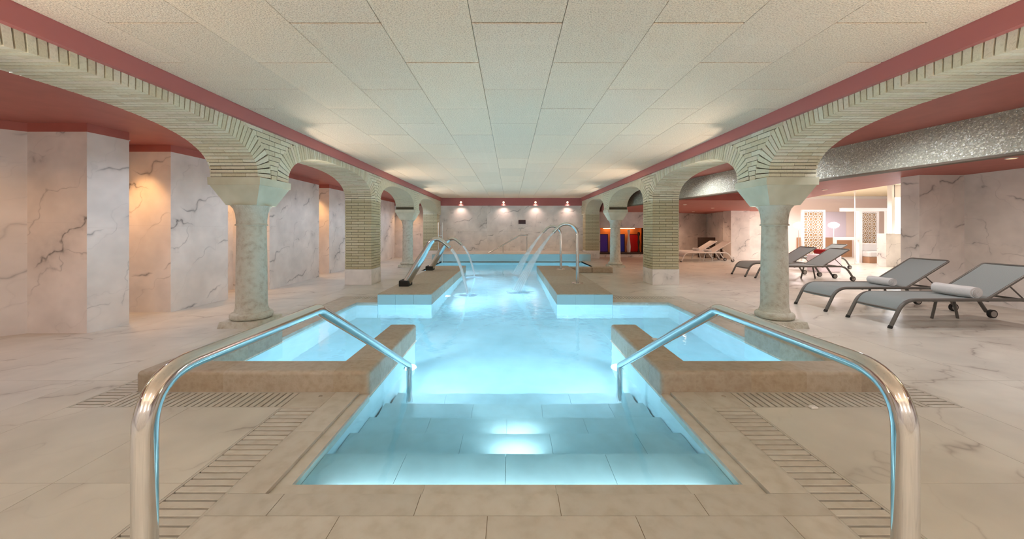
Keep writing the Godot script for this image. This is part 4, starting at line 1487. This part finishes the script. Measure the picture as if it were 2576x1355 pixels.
	# slim white post
	tag(mi("slim_post", tube(PackedVector3Array([P(11.95, 0, 13.0), P(11.95, 2.66, 13.0)]), 0.014, 10), M.white_paint), "slim white post from floor to ceiling before the canopy frame", "post")
	# ottoman with red bolster
	var ot := base("lace_ottoman", P(8.9, 0, 10.65), "white lace ottoman behind the far grey loungers", "ottoman")
	mi("body", rbox(Vector3(0.62, 0.5, 0.5), 0.06), M.petal, ot).position = Vector3(0, 0.25, 0)
	var bo := mi("bolster", tube(PackedVector3Array([Vector3(0, 0.07, -0.22), Vector3(0, 0.07, 0.22)]), 0.07, 18), M.red_cloth)
	bo.position = P(8.85, 0.5, 10.65)
	tag(bo, "small red bolster lying on the lace ottoman", "bolster")
	# dark day bed in the alcove
	var db := base("dark_bench", P(8.45, 0, 15.9), "dark wooden bench at the back of the alcove", "bench")
	mi("seat", cham(Vector3(0.75, 0.08, 0.6), 0.01), M.dark_wood, db).position = Vector3(0, 0.42, 0)
	mi("backrest", cham(Vector3(0.75, 0.4, 0.06), 0.01), M.dark_wood, db).position = Vector3(0, 0.66, -0.27)
	for p in [[-0.34, -0.26], [0.34, -0.26], [-0.34, 0.26], [0.34, 0.26]]:
		mi("leg", cham(Vector3(0.06, 0.38, 0.06), 0.005), M.dark_wood, db).position = Vector3(p[0], 0.19, p[1])
	# small white items, kind unknown
	var pb := mi("small_white_item", rbox(Vector3(0.05, 0.016, 0.035), 0.007), M.white_paint)
	pb.position = P(2.0, 0.007, 2.51)
	tag(pb, "small white pebble lying at the grating edge by the loungers", "item")
	var pb2 := mi("small_white_item", rbox(Vector3(0.05, 0.016, 0.05), 0.007), M.white_paint)
	pb2.position = P(1.34, 0.157, 3.55)
	tag(pb2, "small white pebble on top of the low wall finger", "item")

# ------------------------------------------------------------------ lamps
func downlight(at: Vector3, c: Color, e: float, angle: float, label: String, group: String, aim := Vector3.ZERO) -> void:
	var a := base("downlight", at, label, "downlight", "", group)
	mi("ring", lathe([Vector2(0.055, 0.0), Vector2(0.055, -0.008), Vector2(0.045, -0.012), Vector2(0.04, -0.004), Vector2(0.04, 0.0)], 20), M.white_paint, a)
	mi("lens", lathe([Vector2(0.04, -0.003), Vector2(0.0, -0.004)], 16), M.lamp_warm, a)
	spot(Vector3(0, -0.02, 0), Vector3(0, -1, 0) if aim == Vector3.ZERO else aim, c, e, angle, 0.04, 0.7, a)

func pool_lamp(at: Vector3, facing: Vector3, e: float, label: String) -> void:
	var a := base("pool_lamp", at, label, "pool lamp", "", "underwater pool lamps")
	var b := Basis(Quaternion(Vector3.UP, facing.normalized()))
	var o := mi("lens", lathe([Vector2(0.035, 0.006), Vector2(0.02, 0.010), Vector2(0.0, 0.011)], 20), M.pool_lamp_glow, a)
	o.basis = b
	var r := mi("bezel", lathe([Vector2(0.045, 0.0), Vector2(0.043, 0.008), Vector2(0.035, 0.008)], 20), M.steel, a)
	r.basis = b
	spot(facing.normalized() * 0.05, facing.normalized() * 2.0, POOL_LIGHT, e, 84, 0.06, 0.4, a)

const NTH := ["first", "second", "third", "fourth", "fifth", "sixth", "seventh", "eighth", "ninth"]
const POOL_LIGHT := Color(0.88, 0.95, 1.0)
const WARM := Color(1.0, 0.74, 0.47)
const COOL := Color(0.87, 0.92, 1.0)
const SOFT := Color(1.0, 0.955, 0.915)

func lamps() -> void:
	# under water
	for s in [-1.0, 1.0]:
		var side := "niched marble wall" if s < 0 else "sun loungers"
		pool_lamp(P(s * 1.95, -0.45, 3.0), Vector3(0, 0, -1), 0.98, "underwater lamp in the alcove wall by the " + side)
		pool_lamp(P(s * 1.225, -0.45, 4.14), Vector3(s * 0.55, 0, -1), 2.0, "underwater lamp at the end of the finger wall by the " + side)
		pool_lamp(P(s * 1.09, -0.45, 3.75), Vector3(-s, 0, 0), 1.68, "underwater lamp in the entry wall by the " + side)
		pool_lamp(P(s * 2.0, -0.45, 10.9), Vector3(0, 0, -1), 4.62, "underwater lamp of the far basin by the " + side)
	pool_lamp(P(-1.33, -0.45, 7.4), Vector3(1, 0, 0), 2.31, "underwater lamp in the channel below the nearer chute")
	pool_lamp(P(0.73, -0.45, 8.4), Vector3(-1, 0, 0), 2.31, "underwater lamp in the channel below the arched pipes")
	pool_lamp(P(-1.33, -0.45, 9.8), Vector3(1, 0, 0), 2.31, "underwater lamp in the channel below the farther chute")
	for x in [-0.6, 0.6]:
		pool_lamp(P(x, -0.83, 3.46), Vector3(0, 0, -1), 1.80, "underwater lamp in the lowest step riser, " + ("niched wall side" if x < 0 else "lounger side"))
	# unseen strip added under the front lip to brighten the treads
	var ls := base("added_light_strip", P(0, -0.07, 1.79), "added unseen underwater light strip below the front lip of the entry", "light strip")
	mi("strip", blk_mesh(-0.95, 0.95, -0.012, 0.012, 0.0, 0.008), M.pool_lamp_glow, ls)
	area(P(0, -0.07, 1.803), P(0, -0.12, 3.0), Color(1.0, 0.98, 0.96), 0.32, Vector2(1.9, 0.03))
	# lamps in the step risers
	for q in [[2.10, -0.195, "topmost"], [2.42, -0.342, "middle"], [2.75, -0.50, "lowest"]]:
		var a := base("step_lamp", P(0.0, q[1], q[0] + 0.013), q[2] + " of three white lamps in the risers of the entry steps", "step lamp", "", "lamps in the step risers")
		var o := mi("lens", lathe([Vector2(0.03, 0.004), Vector2(0.015, 0.008), Vector2(0.0, 0.009)], 18), M.pool_lamp_glow, a)
		o.basis = Basis(Quaternion(Vector3.UP, Vector3(0, 0, -1)))
		spot(Vector3(0, 0, -0.02), Vector3(0, -0.1, -1), Color(0.97, 1.0, 1.0), 0.5 if q[0] < 2.7 else 1.1, 80, 0.025, 0.8, a)
	# niches
	for q in [[-5.4, 3.2, 1.0, 70, "recessed downlight before the front marble fold"], [-5.32, 5.12, 2.0, 38, "recessed downlight of the first lit niche"], [-5.3, 7.15, 2.0, 38, "recessed downlight of the niche behind the column"], [-5.3, 9.9, 2.0, 38, "recessed downlight of the niche before the brick pier"], [-5.3, 12.15, 2.0, 38, "recessed downlight of the far niche"], [-4.4, 15.8, 1.6, 50, "recessed downlight in the corner by the back wall"]]:
		downlight(P(q[0], AISLE - 0.001, q[1]), WARM, q[2], q[3], q[4], "niche downlights")
	# unseen downlight rows added behind the arcades for more bounced light
	for i in 9:
		downlight(P(-3.80, AISLE - 0.001, -1.4 + 2.0 * i), COOL, 1.2, 78, NTH[i] + " added downlight of the unseen row behind the arcade of the niched wall", "added aisle downlights of the niched wall")
		if i < 6:
			downlight(P(3.95 if i < 5 else 3.75, AISLE - 0.001, -1.4 + 1.9 * i), Color(0.97, 0.98, 1.0), 1.7, 72, NTH[i] + " added downlight of the unseen row behind the arcade of the loungers", "added aisle downlights of the lounger side", Vector3(0.32, -0.95, 0))
	# back wall spots
	for k in [-2.17, -0.33, 1.05, 2.43]:
		var nth: String = {-2.17: "first", -0.33: "second", 1.05: "third", 2.43: "fourth"}[k]
		var a := base("wall_spotlight", P(k, 2.37, 16.14), nth + " tiny spotlight on the red back wall band, counted from the chute side", "spotlight", "", "spotlights on the back wall band")
		var o := mi("lens", lathe([Vector2(0.045, 0.0), Vector2(0.04, 0.02), Vector2(0.0, 0.03)], 16), M.lamp_white, a)
		o.basis = Basis(Quaternion(Vector3.UP, Vector3(0, 0, 1)))
		spot(Vector3(0, -0.02, 0.06), Vector3(0, -1, 0.3), Color(1.0, 0.86, 0.80), 1.3, 60, 0.04, 1.0, a)
	# lounge ceiling
	for q in [[6.2, 2.6, LOUNGE], [6.4, 4.8, LOUNGE], [5.6, 7.4, LOUNGE], [7.2, 8.6, LOUNGE], [5.2, 11.2, 1.95], [7.0, 13.0, 1.95], [7.6, 15.6, 1.95]]:
		downlight(P(q[0], q[2] - 0.001, q[1]), SOFT if q[2] > 2.0 else Color(1.0, 0.82, 0.68), 1.2 if q[2] > 2.0 else 1.7, 78, {2.6: "recessed downlight nearest the camera in the lounge ceiling", 4.8: "recessed downlight above the nearest grey lounger", 7.4: "recessed downlight between the near and far grey loungers", 8.6: "recessed downlight above the heads of the far grey loungers", 11.2: "recessed downlight nearest the arcade in the alcove ceiling", 13.0: "recessed downlight before the white loungers", 15.6: "recessed downlight behind the white loungers"}[q[1]], "lounge downlights")
	# downlights added to brighten the lobby
	for q in [[10.2, 10.0], [11.2, 12.6], [13.6, 14.8], [11.2, 15.4], [8.6, 9.6]]:
		downlight(P(q[0], 2.659, q[1]), Color(1, 0.96, 0.96), 6.5 if q[0] > 9.0 else 3.5, 75, {10.0: "added lobby downlight before the low window wall", 12.6: "added lobby downlight before the lattice screens", 14.8: "added lobby downlight behind the white seat", 15.4: "added lobby downlight near the lobby back wall", 9.6: "added lobby downlight nearest the far grey loungers"}[q[1]], "added lobby downlights")
	area(P(13.9, 1.66, 12.2), P(13.5, 1.2, 5.0), Color(0.93, 0.96, 1.0), 16.0, Vector2(2.6, 1.1))
	# behind the camera
	for x in [-4.8, -2.4, 0.0, 2.4, 4.8]:
		downlight(P(x, (CEIL if absf(x) < 3 else (AISLE if x < 0 else AISLE)) - 0.001, -1.4), Color(1.0, 0.98, 0.96), 2.0, 78, NTH[int((x + 4.8) / 2.4 + 0.1)] + " downlight behind the camera, counted from the niched wall", "downlights behind the camera")
	for q in [[-2.97, 1.15, 1, 1.3, "on the pier beside the camera, niched wall side"], [2.97, 1.15, -1, 1.3, "on the pier beside the camera, lounger side"]]:
		added_uplight(P(q[0], 1.45, q[1]), q[3], "added plaster fill uplighter " + q[4])
	for sd in [-1.0, 1.0]:
		var sn := "niched wall side" if sd < 0 else "lounger side"
		added_floor_uplight(P(sd * 3.64, 0, 5.27), 3.6, "added short fill uplighter hidden behind the nearest column, " + sn, sd)
		added_floor_uplight(P(sd * 3.20, 0, 8.86), 3.6, "added short fill uplighter hidden behind the brick pier, " + sn, sd)
		added_floor_uplight(P(sd * 3.47, 0, 12.5), 3.6, "added short fill uplighter hidden behind the far column, " + sn, sd)
	for x in [-2.2, 0.0, 2.2]:
		added_uplight(P(x, 1.45, -2.42), 2.6, "added plaster fill uplighter on the wall behind the camera, at " + {-2.2: "the niched wall side", 0.0: "its middle", 2.2: "the lounger side"}[x])

func added_floor_uplight(at: Vector3, e: float, label: String, sd: float) -> void:  # unseen lamp added behind a support to brighten the ceiling
	var a := base("added_floor_uplighter", at, label, "added lamp", "", "added floor uplighters")
	mi("foot", lathe([Vector2(0.075, 0.0), Vector2(0.075, 0.012), Vector2(0.0, 0.02)], 20), M.satin_steel, a)
	mi("pole", tube(PackedVector3Array([Vector3(0, 0.01, 0), Vector3(0, 0.5, 0)]), 0.012, 10), M.satin_steel, a)
	mi("bowl", lathe([Vector2(0.0, 0.49), Vector2(0.04, 0.495), Vector2(0.075, 0.54), Vector2(0.088, 0.6), Vector2(0.08, 0.6), Vector2(0.066, 0.545), Vector2(0.0, 0.505)], 28), M.white_paint, a)
	mi("bulb", lathe([Vector2(0.0, 0.54), Vector2(0.03, 0.555), Vector2(0.03, 0.58), Vector2(0.0, 0.595)], 14), M.lamp_warm, a)
	spot(Vector3(0, 0.62, 0), Vector3(-sd * 0.85, 1.47, -0.05), Color(1.0, 0.95, 0.88), e, 50, 0.16, 0.6, a)

func added_uplight(at: Vector3, e: float, label: String, aim := Vector3.ZERO) -> void:  # lamp added out of view to light the ceiling
	var a := base("added_wall_uplighter", at, label, "wall lamp", "", "added wall uplighters")
	mi("bowl", lathe([Vector2(0.0, -0.11), Vector2(0.04, -0.105), Vector2(0.075, -0.06), Vector2(0.088, 0.0), Vector2(0.08, 0.0), Vector2(0.066, -0.055), Vector2(0.0, -0.095)], 28), M.white_paint, a)
	mi("bulb", lathe([Vector2(0.0, -0.06), Vector2(0.03, -0.045), Vector2(0.03, -0.02), Vector2(0.0, -0.005)], 14), M.lamp_warm, a)
	if aim == Vector3.ZERO:
		omni(Vector3(0, -0.015, 0), Color(1.0, 0.97, 0.93), e, 0.05, a)
	else:
		spot(Vector3(0, 0.0, 0), aim, Color(1.0, 0.92, 0.82), e, 46, 0.05, 0.5, a)
